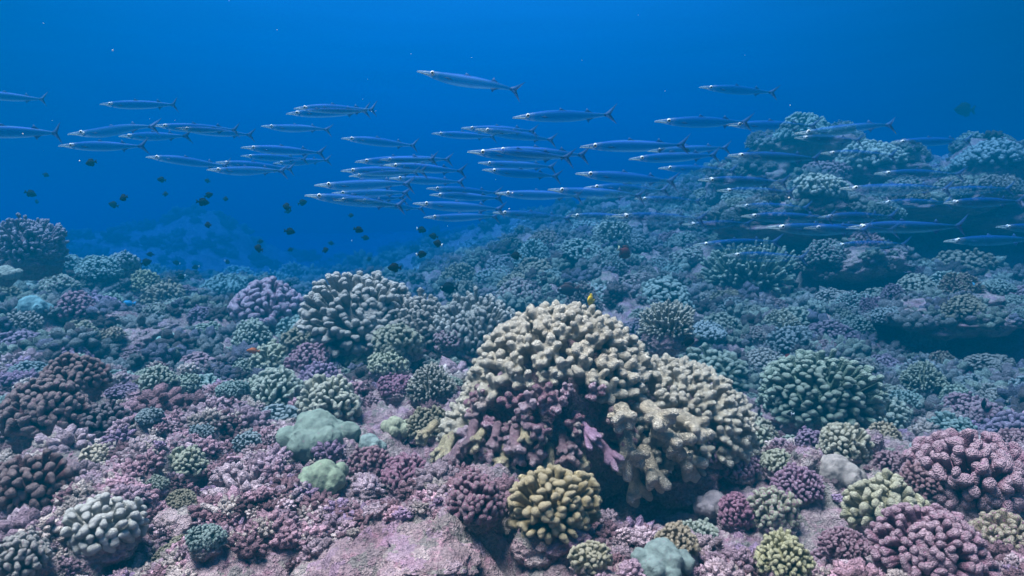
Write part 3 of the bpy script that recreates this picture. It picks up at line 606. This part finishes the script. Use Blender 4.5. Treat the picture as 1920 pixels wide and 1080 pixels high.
# ------------------------------------------------------------------ rubble and knobby crust: one uncountable mass
def clump(seed, n, sub, flat, q0=.22, q1=.36):
    r = random.Random(seed); parts = []
    for d in dome_dirs(n, .0, seed):
        V, F = ICO[sub]; q = r.uniform(q0, q1); a = rotmat(d, r.uniform(0, 6)) * np.array([q, q * r.uniform(.7, 1.1), q * r.uniform(1.0, 1.9)])
        parts.append((V @ a.T + np.array((d.x, d.y, d.z * flat)) * r.uniform(.45, .85), F))
    V, F = ICO[sub]; parts.append((V * np.array([.7, .7, .4]), F)); V, F = cat(parts)
    return V * (1 + .30 * fbm3(V * 7 + seed, seed, 2))[:, None], F
def stick(seed, sub):
    r = random.Random(seed); P = chain((-.8, 0, 0), (.8, r.uniform(-.2, .2), r.uniform(-.1, .2)), .2, .16, 1.2); x = r.uniform(-.3, .3); P += chain((x, 0, 0), (x + .4, r.choice((-1, 1)) * .5, .2), .16, .13, 1.2)
    V, F = cat(balls(P, sub)); return V * (1 + .3 * fbm3(V * 5 + seed, seed, 2))[:, None], F
CL = {2: [clump(s, 26, 1, .7, .13, .22) for s in range(7)], 1: [clump(s + 20, 12, 1, .7) for s in range(5)]}
ST = [stick(s, 1) for s in range(6)]
RC = np.array([(.44, .33, .37), (.36, .27, .32), (.48, .39, .41), (.24, .15, .17), (.50, .33, .38), (.50, .45, .40), (.42, .34, .37), (.34, .25, .36), (.55, .49, .45), (.20, .13, .15)]) * .98
def rubble(name, n, xr, yr, size, sets, seed, pw, mat=M_RUB):
    g = np.random.default_rng(seed); Y = np.exp(g.uniform(math.log(yr[0]), math.log(yr[1]), n * 2)); x = (g.uniform(xr[0], xr[1], n * 2) - 960) / FPX * Y
    keep = vnoise2(x * 1.6, Y * 1.6, 66) > g.uniform(.18 if name != 'coral_growth' else .0, .72 if name != 'coral_growth' else .6, n * 2); x = x[keep][:n]; Y = Y[keep][:n]
    Vs, Fs, Cs, m = [], [], [], 0
    for i in range(len(x)):
        p, nr = drop(x[i], Y[i])
        if p is None: continue
        V, F = sets[g.integers(len(sets))]; s = size * min(1.9, max(.42, math.exp(g.normal(-.12, .42)))) * (1 + pw * max(0, Y[i] - yr[0]))
        if name != 'coral_growth' and any((p.x - a) ** 2 + (p.y - b) ** 2 < (.80 * c + (.7 * s if Y[i] < 5 else 0)) ** 2 for a, b, c in BUSY): continue
        up = (Vector((0, 0, 1)) + nr * .8 + Vector(g.normal(0, .25, 3))).normalized()
        M = rotmat(up, g.uniform(0, 6.28)) * s
        zz = max(ground_h(np.array([x[i]]), np.array([Y[i]]))[0], p.z - .045) if p.z < base_h(np.array([x[i]]), np.array([Y[i]]))[0] + .6 else p.z
        Vs.append(V @ M.T + np.array((p.x, p.y, zz + s * .1))); Fs.append(F + m); m += len(V)
        ci = int(vnoise2(np.array([x[i] * 1.1]), np.array([Y[i] * 1.1]), 91)[0] * 1.3 * len(RC)) if g.random() < .3 else g.integers(len(RC)); c = RC[ci % len(RC)] * g.uniform(.7, 1.3) * (1 if Y[i] < 4.6 else np.array((.42, .60, .56))); Cs.append(np.tile(c, (len(V), 1)))  # farther growth: teal algae tint, with the slope's dimmer light put into the colour
    o = link(name, mesh_np(name, np.vstack(Vs), np.vstack(Fs), mat=mat, cols=np.vstack(Cs)))
    tag(o, kind='stuff'); return o
tag(rubble('coral_rubble', 7600, (-150, 2070), (1.7, 4.8), .038, CL[2], 1, .16), 'mauve and cream knobby crust and rubble carpeting the near reef', 'rubble')
tag(rubble('coral_lumps', 500, (-150, 2070), (1.75, 4.8), .068, CL[2], 4, .1), 'larger knobby mauve lumps among the rubble of the near reef', 'rubble')
tag(rubble('coral_fragments', 2600, (-150, 2070), (1.7, 4.0), .036, ST, 2, .1), 'loose broken coral sticks lying over the near reef', 'rubble')
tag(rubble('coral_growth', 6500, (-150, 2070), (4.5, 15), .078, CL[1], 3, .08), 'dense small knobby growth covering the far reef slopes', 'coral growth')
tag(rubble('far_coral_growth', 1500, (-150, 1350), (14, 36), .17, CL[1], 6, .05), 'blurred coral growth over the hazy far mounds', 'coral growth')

# ------------------------------------------------------------------ fish
def fin_np(poly, th=.004, axis='y'):        # thin plate from an outline in the x,z plane
    P = np.array(poly, float); n = len(P)
    V = np.vstack([np.c_[P[:, 0], np.full(n, th / 2), P[:, 1]], np.c_[P[:, 0], np.full(n, -th / 2), P[:, 1]]])
    c = P.mean(0); V = np.vstack([V, [[c[0], th, c[1]], [c[0], -th, c[1]]]]); F = []
    for i in range(n):
        j = (i + 1) % n; F += [(i, j, 2 * n), (n + j, n + i, 2 * n + 1), (i, n + i, j), (j, n + i, n + j)]
    return V, np.array(F)
def body_np(prof, wr, seg=20, zc=None, pts=40):
    s = np.array([p[0] for p in prof]); top = np.array([p[1] for p in prof]); bot = np.array([p[2] for p in prof])
    S = np.concatenate([np.linspace(s[0], s[-1], pts)])
    def sm(a):
        q = np.interp(S, s, a); return np.convolve(np.pad(q, 1, 'edge'), [.25, .5, .25], 'valid')
    T, B = sm(top), sm(bot); V = []
    for x, t, b in zip(S, T, B):
        for k in range(seg):
            a = 2 * math.pi * k / seg; z = math.sin(a); V.append((x, math.cos(a) * (t + b) / 2 * wr, (t - b) / 2 + z * (t + b) / 2))
    F = []
    for i in range(len(S) - 1):
        for k in range(seg):
            a, b = i * seg + k, i * seg + (k + 1) % seg; F += [(a, a + seg, b), (b, a + seg, b + seg)]
    n = len(V); V += [(S[0], 0, (T[0] - B[0]) / 2), (S[-1], 0, (T[-1] - B[-1]) / 2)]
    for k in range(seg): F += [(n, k, (k + 1) % seg), (n + 1, n - seg + (k + 1) % seg, n - seg + k)]
    return np.array(V), np.array(F)
def barr_mat():
    m, N, L, b = new_mat('barracuda_skin'); tc = N.new('ShaderNodeTexCoord'); sp = N.new('ShaderNodeSeparateXYZ'); L.new(tc.outputs['Object'], sp.inputs[0])
    z = sp.outputs['Z']; x = sp.outputs['X']
    c = mixc(N, L, (.003, .10, .22), (.002, .09, .46), rng_map(N, L, z, .004, .034))
    w = N.new('ShaderNodeTexWave'); w.bands_direction = 'Z'; w.inputs['Scale'].default_value = 16; w.inputs['Distortion'].default_value = .6; L.new(tc.outputs['Object'], w.inputs['Vector'])
    c = mixc(N, L, c, (.03, .20, .24), rng_map(N, L, w.outputs['Fac'], .6, 1, 0, .5))
    hd = rng_map(N, L, x, .22, .06); n1 = noise(N, L, tc.outputs['Object'], 45, 3)
    hm = N.new('ShaderNodeMath'); hm.operation = 'MULTIPLY'; L.new(hd, hm.inputs[0]); L.new(rng_map(N, L, n1, .35, .6, .25, 1), hm.inputs[1])
    c = mixc(N, L, c, (.55, .70, .70), hm.outputs[0])
    L.new(c, b.inputs['Base Color']); L.new(rng_map(N, L, hm.outputs[0], 0, 1, .25, .1), b.inputs['Metallic']); b.inputs['Roughness'].default_value = .55; b.inputs['Specular IOR Level'].default_value = .2; b.inputs['Alpha'].default_value = .28
    return m
def plain(name, c, rough=.6, metal=0, var=.3, scale=40):
    m, N, L, b = new_mat(name); tc = N.new('ShaderNodeTexCoord'); n = noise(N, L, tc.outputs['Object'], scale, 3)
    L.new(mixc(N, L, [q * (1 - var) for q in c], [min(1, q * (1 + var)) for q in c], n), b.inputs['Base Color']); b.inputs['Roughness'].default_value = rough; b.inputs['Metallic'].default_value = metal
    return m
M_BARR = barr_mat(); M_BFIN = plain('barracuda_fin', (.02, .09, .26)); M_BFIN.node_tree.nodes['Principled BSDF'].inputs['Alpha'].default_value = .5; M_EYE = plain('fish_eye', (.72, .76, .74), .3, 0, .05); M_PUP = plain('fish_pupil', (.004, .004, .006), .2)
M_JAW = plain('barracuda_jaw', (.45, .60, .60), .4); M_JAW.node_tree.nodes['Principled BSDF'].inputs['Alpha'].default_value = .7
BPROF = [(a_, b_ * 1.22, c_ * 1.28) for a_, b_, c_ in [(0, .003, .004), (.03, .008, .009), (.08, .015, .017), (.13, .022, .025), (.19, .030, .034), (.28, .039, .044), (.4, .045, .049), (.55, .043, .047), (.68, .034, .037), (.78, .024, .025), (.86, .016, .016), (.91, .010, .010)]]
def bend(V, a):
    V = V.copy(); x = V[:, 0]; V[:, 1] += a * np.sin((x - .25) * 3.4) * np.clip(x - .15, 0, 1); return V
UV_S = ICO[2]
BAR = []
for a in (0, .10, -.12, .2, -.2, .28):
    parts = {}
    V, F = body_np(BPROF, .72); parts['body'] = mesh_np('barracuda_body', bend(V, a), F, mat=M_BARR)
    V, F = fin_np([(.89, .012), (.93, .032), (1.02, .105), (1.0, .075), (.945, .013), (.932, 0), (.945, -.013), (.995, -.07), (1.01, -.098), (.93, -.030), (.89, -.012)]); parts['tail_fin'] = mesh_np('barracuda_tail', bend(V, a), F, mat=M_BFIN)
    V, F = fin_np([(.44, .043), (.455, .075), (.47, .07), (.52, .042)]); parts['dorsal_fin'] = mesh_np('barracuda_dorsal', bend(V, a), F, mat=M_BFIN)
    V, F = fin_np([(.70, .030), (.725, .072), (.74, .05), (.785, .022)]); parts['rear_dorsal_fin'] = mesh_np('barracuda_dorsal2', bend(V, a), F, mat=M_BFIN)
    V, F = fin_np([(.71, -.030), (.735, -.070), (.75, -.048), (.79, -.023)]); parts['anal_fin'] = mesh_np('barracuda_anal', bend(V, a), F, mat=M_BFIN)
    V, F = fin_np([(.25, -.008), (.30, -.002), (.345, -.016), (.30, -.022)]); V[:, 1] += -.031; parts['pectoral_fin'] = mesh_np('barracuda_pectoral', V, F, mat=M_BFIN)
    V, F = body_np([(0, .0015, .003), (.03, .003, .006), (.08, .004, .009), (.125, .003, .011)], 1.15, 12, pts=10); V[:, 2] -= .006; parts['jaw'] = mesh_np('barracuda_jaw', V + np.array([-.006, 0, -.002]), F, mat=M_JAW)
    BAR.append(parts)
EYE_ME = mesh_np('fish_eye', UV_S[0] * np.array([1, .55, 1]), UV_S[1], mat=M_EYE); PUP_ME = mesh_np('fish_pupil', UV_S[0] * np.array([1, .5, 1]), UV_S[1], mat=M_PUP)
BL = [(783, 133, 972, 176), (962, 220, 1155, 211), (188, 195, 328, 200), (-62, 175, 78, 184), (-90, 243, 110, 255), (128, 251, 300, 243), (110, 273, 272, 272), (288, 235, 435, 244), (223, 255, 366, 256), (330, 240, 468, 251), (274, 294, 420, 306),
 (388, 318, 540, 324), (405, 304, 545, 316), (453, 276, 603, 285), (452, 292, 570, 297), (512, 306, 625, 302), (490, 236, 620, 247), (552, 203, 700, 204), (537, 213, 690, 211), (641, 259, 780, 273), (810, 250, 930, 259), (865, 240, 1005, 247), (892, 242, 1042, 260),
 (877, 284, 1075, 299), (917, 280, 1100, 293), (905, 318, 1055, 332), (897, 305, 1040, 315), (1088, 275, 1280, 272), (1180, 298, 1345, 290), (1215, 283, 1362, 281), (1080, 325, 1268, 341), (1095, 352, 1262, 350), (666, 303, 820, 299), (712, 299, 850, 302), (720, 309, 872, 319),
 (640, 320, 800, 322), (655, 330, 790, 326), (730, 334, 870, 341), (590, 347, 775, 350), (572, 366, 755, 384), (622, 362, 770, 366), (625, 375, 760, 373), (665, 375, 795, 386), (800, 353, 940, 361), (806, 365, 945, 371), (775, 381, 945, 395), (795, 407, 935, 410), (930, 362, 1090, 371), (1028, 355, 1205, 371),
 (925, 398, 1075, 410), (1062, 404, 1205, 409), (1148, 404, 1335, 414), (1190, 372, 1320, 380), (1235, 315, 1380, 320), (1310, 337, 1485, 341), (1312, 163, 1452, 178), (1228, 227, 1405, 233), (1362, 234, 1525, 240), (1490, 250, 1660, 244), (1365, 291, 1542, 296), (1540, 287, 1692, 290), (1670, 267, 1812, 265), (1345, 357, 1500, 362),
 (1640, 325, 1800, 329), (1575, 353, 1765, 360), (1748, 358, 1885, 355), (1645, 380, 1792, 380), (1770, 380, 1938, 377), (1380, 386, 1520, 390), (1390, 405, 1562, 409), (1535, 407, 1702, 405), (1438, 426, 1640, 433), (1508, 427, 1682, 431), (1588, 427, 1792, 420), (1300, 459, 1462, 455), (1360, 478, 1525, 485), (1558, 460, 1706, 458), (1770, 452, 1940, 448), (1868, 425, 2020, 430), (1280, 420, 1422, 425), (1490, 258, 1640, 262)]
BHAND = {0: 'topmost barracuda, tilted head up, alone above the school', 1: 'bold blue barracuda with wide forked tail just below the topmost one', 2: 'lone barracuda with glinting head at upper left', 3: 'upper of two dark barracudas cut off by the left edge', 4: 'lower of two dark barracudas cut off by the left edge', 6: 'darkest barracuda of the left group, broad bodied, lowest of the overlapping pair', 55: 'lone faint barracuda high at right, tail lowered', 61: 'lone dim barracuda farthest right above the ridge', 27: 'barracuda with shining white snout right of centre', 19: 'lone barracuda left of the dense middle cluster, level above it', 38: 'barracuda arching its dark back at the left of the middle cluster', 39: 'barracuda leading the middle cluster, bright pointed snout farthest left'}
bands = ((232, 'in the top row of the school'), (275, 'in the second row of the school'), (312, 'in the upper middle of the school'), (350, 'in the middle of the school'), (385, 'in the lower middle of the school'), (415, 'in the lower row of the school'), (999, 'in the lowest row, against the reef'))
def band(y): return next(t for l, t in bands if y < l)
bb = {}
for i, q in enumerate(BL):
    if i not in BHAND: bb.setdefault(band(q[1]), []).append(i)
for t, ids in bb.items():
    ids.sort(key=lambda i: BL[i][0])
    for k, i in enumerate(ids): BHAND[i] = 'slim silver-blue barracuda ' + t + ', ' + ORD[k] + ' head from left'
r = random.Random(3)
for i, (x0, y0, x1, y1) in enumerate(BL):
    lp = math.hypot(x1 - x0, y1 - y0); Lr = r.uniform(.60, .68); yaw = R(r.uniform(-9, 9)); Y = Lr * math.cos(yaw) * FPX / lp
    A = at(x0, y0, Y); B = at(x1, y1, Y); d = (B - A).normalized()
    root = bpy.data.objects.new('barracuda', None); COL.objects.link(root); root.location = A; root.empty_display_size = .1
    root.rotation_euler = (R(r.uniform(-14, 14)), -math.asin(d.z), yaw); root.scale = (Lr,) * 3
    tag(root, BHAND[i], 'barracuda', 'barracudas schooling above the reef')
    P = BAR[r.randrange(6)]
    for nm, me in P.items(): link(nm, me, root)
    for sy in (-1, 1):
        e = link('eye', EYE_ME, root, (.142, sy * .0195, .009), None, (.020, .0185, .020)); link('pupil', PUP_ME, e, (0, sy * .42, 0), None, (.55, .55, .55))

def deep_fish(name, cols, tall=.30, tail=.15):
    """a deep-bodied reef fish, nose at -x, length 1: returns part meshes"""
    parts = {}
    pr = [(0, .01, .01), (.05, tall * .3, tall * .28), (.15, tall * .66, tall * .6), (.3, tall * .95, tall * .9), (.45, tall, tall), (.6, tall * .82, tall * .84), (.72, tall * .45, tall * .48), (.8, tall * .25, tall * .26), (.84, tall * .23, tall * .24)]
    V, F = body_np(pr, .36, 16, pts=22); parts['body'] = (mesh_np(name + '_body', V, F, mat=cols['body']))
    V, F = fin_np([(.82, .05), (.9, tail * .85), (1.0, tail), (.95, 0), (1.0, -tail), (.9, -tail * .85), (.82, -.05)], .012); parts['tail_fin'] = mesh_np(name + '_tail', V, F, mat=cols['tail'])
    V, F = fin_np([(.25, tall * .86), (.34, tall * 1.25), (.55, tall * 1.3), (.74, tall * .95), (.76, tall * .36), (.55, tall * .8)], .012); parts['dorsal_fin'] = mesh_np(name + '_dorsal', V, F, mat=cols['fin'])
    V, F = fin_np([(.42, -tall * .92), (.55, -tall * 1.25), (.72, -tall * .98), (.76, -tall * .38), (.58, -tall * .8)], .012); parts['anal_fin'] = mesh_np(name + '_anal', V, F, mat=cols['fin'])
    return parts
def banded_mat(name, front, band_c, back, a, b_, second=None):
    m, N, L, b = new_mat(name); tc = N.new('ShaderNodeTexCoord'); sp = N.new('ShaderNodeSeparateXYZ'); L.new(tc.outputs['Object'], sp.inputs[0])
    c = mixc(N, L, front, band_c, rng_map(N, L, sp.outputs['X'], a, a + .04)); c = mixc(N, L, c, back, rng_map(N, L, sp.outputs['X'], b_, b_ + .04)); L.new(c, b.inputs['Base Color']); b.inputs['Roughness'].default_value = .5
    return m
M_DK = plain('dark_fish', (.003, .004, .008), .9); M_BRN = plain('brown_fish', (.06, .025, .022)); M_WH = plain('white_tail', (.75, .78, .72), .5, 0, .1); M_YE = plain('yellow_fish', (.75, .48, .02), .5, 0, .12); M_OR = plain('orange_fish', (.50, .13, .03), .6, 0, .5); M_BLU = plain('blue_fish', (.05, .35, .62), .5); M_PT = plain('pale_tail', (.65, .60, .35))
M_RB = plain('red_brown_fish', (.13, .03, .03)); M_CY = plain('pale_blue_fish', (.45, .75, .85), .5, 0, .1)
M_BUT = banded_mat('butterflyfish_skin', (.12, .42, .62), (.01, .01, .01), (.75, .42, .04), .42, .56)
M_DAL = banded_mat('half_white_fish', (.012, .012, .018), (.012, .012, .018), (.72, .76, .74), .3, .52)
FISH = {'damselfish': deep_fish('damselfish', dict(body=M_DK, tail=M_DK, fin=M_DK), .27, .16), 'pale_tailed_damselfish': deep_fish('pale_damsel', dict(body=M_DK, tail=M_WH, fin=M_DK), .27, .15),
 'surgeonfish': deep_fish('surgeonfish', dict(body=M_DK, tail=M_DK, fin=M_DK), .25, .2), 'brown_surgeonfish': deep_fish('brown_surgeon', dict(body=M_BRN, tail=M_BRN, fin=M_BRN), .25, .2), 'angelfish': deep_fish('angelfish', dict(body=M_RB, tail=M_PT, fin=M_BRN), .33, .16),
 'butterflyfish': deep_fish('butterflyfish', dict(body=M_BUT, tail=M_YE, fin=M_YE), .36, .13), 'yellow_butterflyfish': deep_fish('yellow_fish', dict(body=M_YE, tail=M_YE, fin=M_YE), .36, .13), 'hawkfish': deep_fish('hawkfish', dict(body=M_OR, tail=M_OR, fin=M_OR), .19, .12),
 'parrotfish': deep_fish('parrotfish', dict(body=M_BLU, tail=M_BLU, fin=M_BLU), .15, .12), 'chromis': deep_fish('chromis', dict(body=M_DAL, tail=M_WH, fin=M_DK), .25, .14), 'red_brown_fish': deep_fish('red_brown', dict(body=M_RB, tail=M_WH, fin=M_RB), .34, .15), 'pale_wrasse': deep_fish('pale_wrasse', dict(body=M_CY, tail=M_CY, fin=M_CY), .16, .1)}
def fish(kind, px, py, lpx, Lr, label, yaw=0, roll=0, pitch=0, group=None, eye=False, catg='fish'):
    Y = Lr * FPX / lpx; p = at(px, py, Y); root = bpy.data.objects.new(kind, None); COL.objects.link(root); root.empty_display_size = .05
    rot = Euler((roll, pitch, yaw)); root.rotation_euler = rot; root.scale = (Lr,) * 3; root.location = p - rot.to_matrix() @ Vector((.5 * Lr, 0, 0))
    tag(root, label, catg, group)
    for nm, me in FISH[kind].items(): link(nm, me, root)
    if eye:
        for sy in (-1, 1):
            e = link('eye', EYE_ME, root, (.13, sy * .052, .05), None, (.038,) * 3); link('pupil', PUP_ME, e, (0, sy * .42, 0), None, (.6,) * 3)
    return root
DM = [(171, 305, 16), (86, 328, 9), (57, 363, 15), (69, 378, 9), (213, 384, 14), (232, 371, 15), (303, 337, 12), (310, 364, 10), (380, 379, 17), (391, 366, 12), (423, 373, 10), (389, 339, 9), (538, 388, 16), (567, 380, 13), (540, 396, 10), (543, 434, 15), (390, 422, 13), (485, 466, 17), (488, 453, 9), (545, 468, 9), (610, 469, 12), (621, 456, 9),
 (658, 404, 9), (672, 431, 14), (685, 446, 11), (692, 486, 9), (790, 431, 14), (813, 443, 13), (821, 457, 15), (790, 477, 15), (740, 502, 19), (968, 480, 17), (970, 501, 11), (274, 492, 15), (282, 477, 10), (331, 493, 10), (367, 501, 10), (426, 491, 10), (340, 519, 12), (542, 533, 11), (521, 541, 7), (1288, 282, 10), (1655, 845, 16), (1290, 640, 22)]
DROW = ((345, 'high over the left reef'), (395, 'at mid height over the left reef'), (445, 'low over the far mounds'), (999, 'close over the reef'))
dd_ = {}
def dgrp(q): return next(t for l, t in DROW if q[1] < l)
for i, q in enumerate(DM): dd_.setdefault(dgrp(q), []).append(i)
for t, ids in dd_.items():
    ids.sort(key=lambda i: DM[i][0])
    for k, i in enumerate(ids):
        px, py, s = DM[i]; kind = 'pale_tailed_damselfish' if i in (26, 28, 29, 35, 36, 37, 38) else 'damselfish'
        fish(kind, px, py, s * 1.4, r.uniform(.085, .12), ('small black damselfish with white tail ' if kind[0] == 'p' else 'small dark damselfish ') + t + ', ' + ORD[k] + ' from left', yaw=r.choice((0, math.pi)) + r.uniform(-.6, .6), pitch=r.uniform(-.4, .4), group='damselfish hovering over the reef')
fish('surgeonfish', 842, 540, 36, .17, 'black surgeonfish hovering right of the grey domes', .2, eye=True)
fish('brown_surgeonfish', 1066, 543, 44, .24, 'brown surgeonfish over the blue slope above the big pale coral', .15, eye=True)
fish('angelfish', 1170, 473, 34, .17, 'plum angelfish with pale yellow tail over the centre slope', math.pi + .5, 0, -.5, eye=True)
fish('yellow_butterflyfish', 1108, 564, 30, .10, 'small yellow butterflyfish just above the big pale coral', 1.0, 0, .1)
fish('butterflyfish', 1818, 537, 24, .12, 'upper of two blue and orange banded butterflyfish at right', math.pi - .2, 0, .1, 'banded butterflyfish', True)
fish('butterflyfish', 1811, 562, 24, .12, 'lower of two blue and orange banded butterflyfish at right', math.pi + .5, 0, 0, 'banded butterflyfish', True)
fish('red_brown_fish', 1477, 675, 27, .10, 'dark red-brown fish with white tail above the green fingered dome', .3, 0, 0)
fish('surgeonfish', 1845, 757, 34, .12, 'big dark fish lurking behind the great pink coral', .7, 0, .1)
fish('damselfish', 1257, 604, 22, .085, 'dark damselfish diving behind the right shoulder of the big pale coral', .2, 0, 1.2)
fish('brown_surgeonfish', 1212, 593, 30, .15, 'dim brown fish on the slope right above the big pale coral', .3)
fish('hawkfish', 475, 658, 25, .09, 'small orange fish resting among corals left of the grey dome', .2, 0, .1)
fish('parrotfish', 240, 569, 30, .16, 'bright blue parrotfish over the left shelf', .1)
fish('chromis', 1482, 776, 16, .05, 'tiny black and white fish at the left of the green fingered dome', 0)
fish('chromis', 1573, 800, 24, .07, 'black and white fish at the foot of the green fingered dome', math.pi)
fish('chromis', 1260, 884, 20, .045, 'black and white fish in the shade under the big pale coral', math.pi)
fish('damselfish', 1318, 860, 34, .08, 'slender dark fish left of the violet coral', .4, 0, 1.1)
fish('pale_wrasse', 1512, 1070, 32, .05, 'pale blue fish at the bottom edge below the yellow-green coral', .6, 0, .5)
fish('pale_wrasse', 1612, 916, 22, .045, 'whitish fish sheltering under the beige massive coral', .4, 0, .5)
fish('surgeonfish', 1809, 206, 42, .95, 'blurred dark fish alone in open water at upper right', .1)
Vs, Fs, m = [], [], 0
for k in range(34):
    Y = r.uniform(1.5, 9); p = at(r.uniform(0, 1920), r.uniform(0, 560), Y); V, F = ICO[1]; Vs.append(V * r.uniform(.0008, .0022) * math.sqrt(Y) + np.array(p)); Fs.append(F + m); m += len(V)
tag(link('drifting_specks', mesh_np('drifting_specks', np.vstack(Vs), np.vstack(Fs), mat=M_WH)), 'pale specks drifting in the open water', 'plankton', kind='stuff')
# yellow leafy coral on the slope
o = place(1585, 572, 40, 'club', (.62, .60, .08), 'bright yellow leafy coral patch on the right slope', 1, None, base=True, asp=.7, name='leafy_coral')

# ------------------------------------------------------------------ the water between
def haze():
    m = bpy.data.materials.new('sea_water'); m.use_nodes = True; N = m.node_tree.nodes; L = m.node_tree.links; N.remove(N['Principled BSDF'])
    v = N.new('ShaderNodeVolumePrincipled'); v.inputs['Color'].default_value = (.0, .047, .080, 1); v.inputs['Absorption Color'].default_value = (.0185, .28, .67, 1); v.inputs['Density'].default_value = .22; v.inputs['Anisotropy'].default_value = .25
    L.new(v.outputs[0], N['Material Output'].inputs['Volume'])
    try: m.cycles.homogeneous_volume = True
    except Exception: pass
    lo = float(min(gV[:, 2].min(), -1)) - 1; hi = float(max(gV[:, 2].max(), 3.0)) + .4
    V = np.array([(x, y, z) for x in (-95, 95) for y in (-15, 96) for z in (lo, hi)], float)
    F = [(0, 1, 3, 2), (4, 6, 7, 5), (0, 4, 5, 1), (2, 3, 7, 6), (0, 2, 6, 4), (1, 5, 7, 3)]
    o = link('haze', mesh_np('haze', V, F, smooth=False, mat=m)); tag(o, kind='stuff'); print('haze z', lo, hi)
haze()
print('objects', len(COL.objects), 'scatter', len(SCAT))
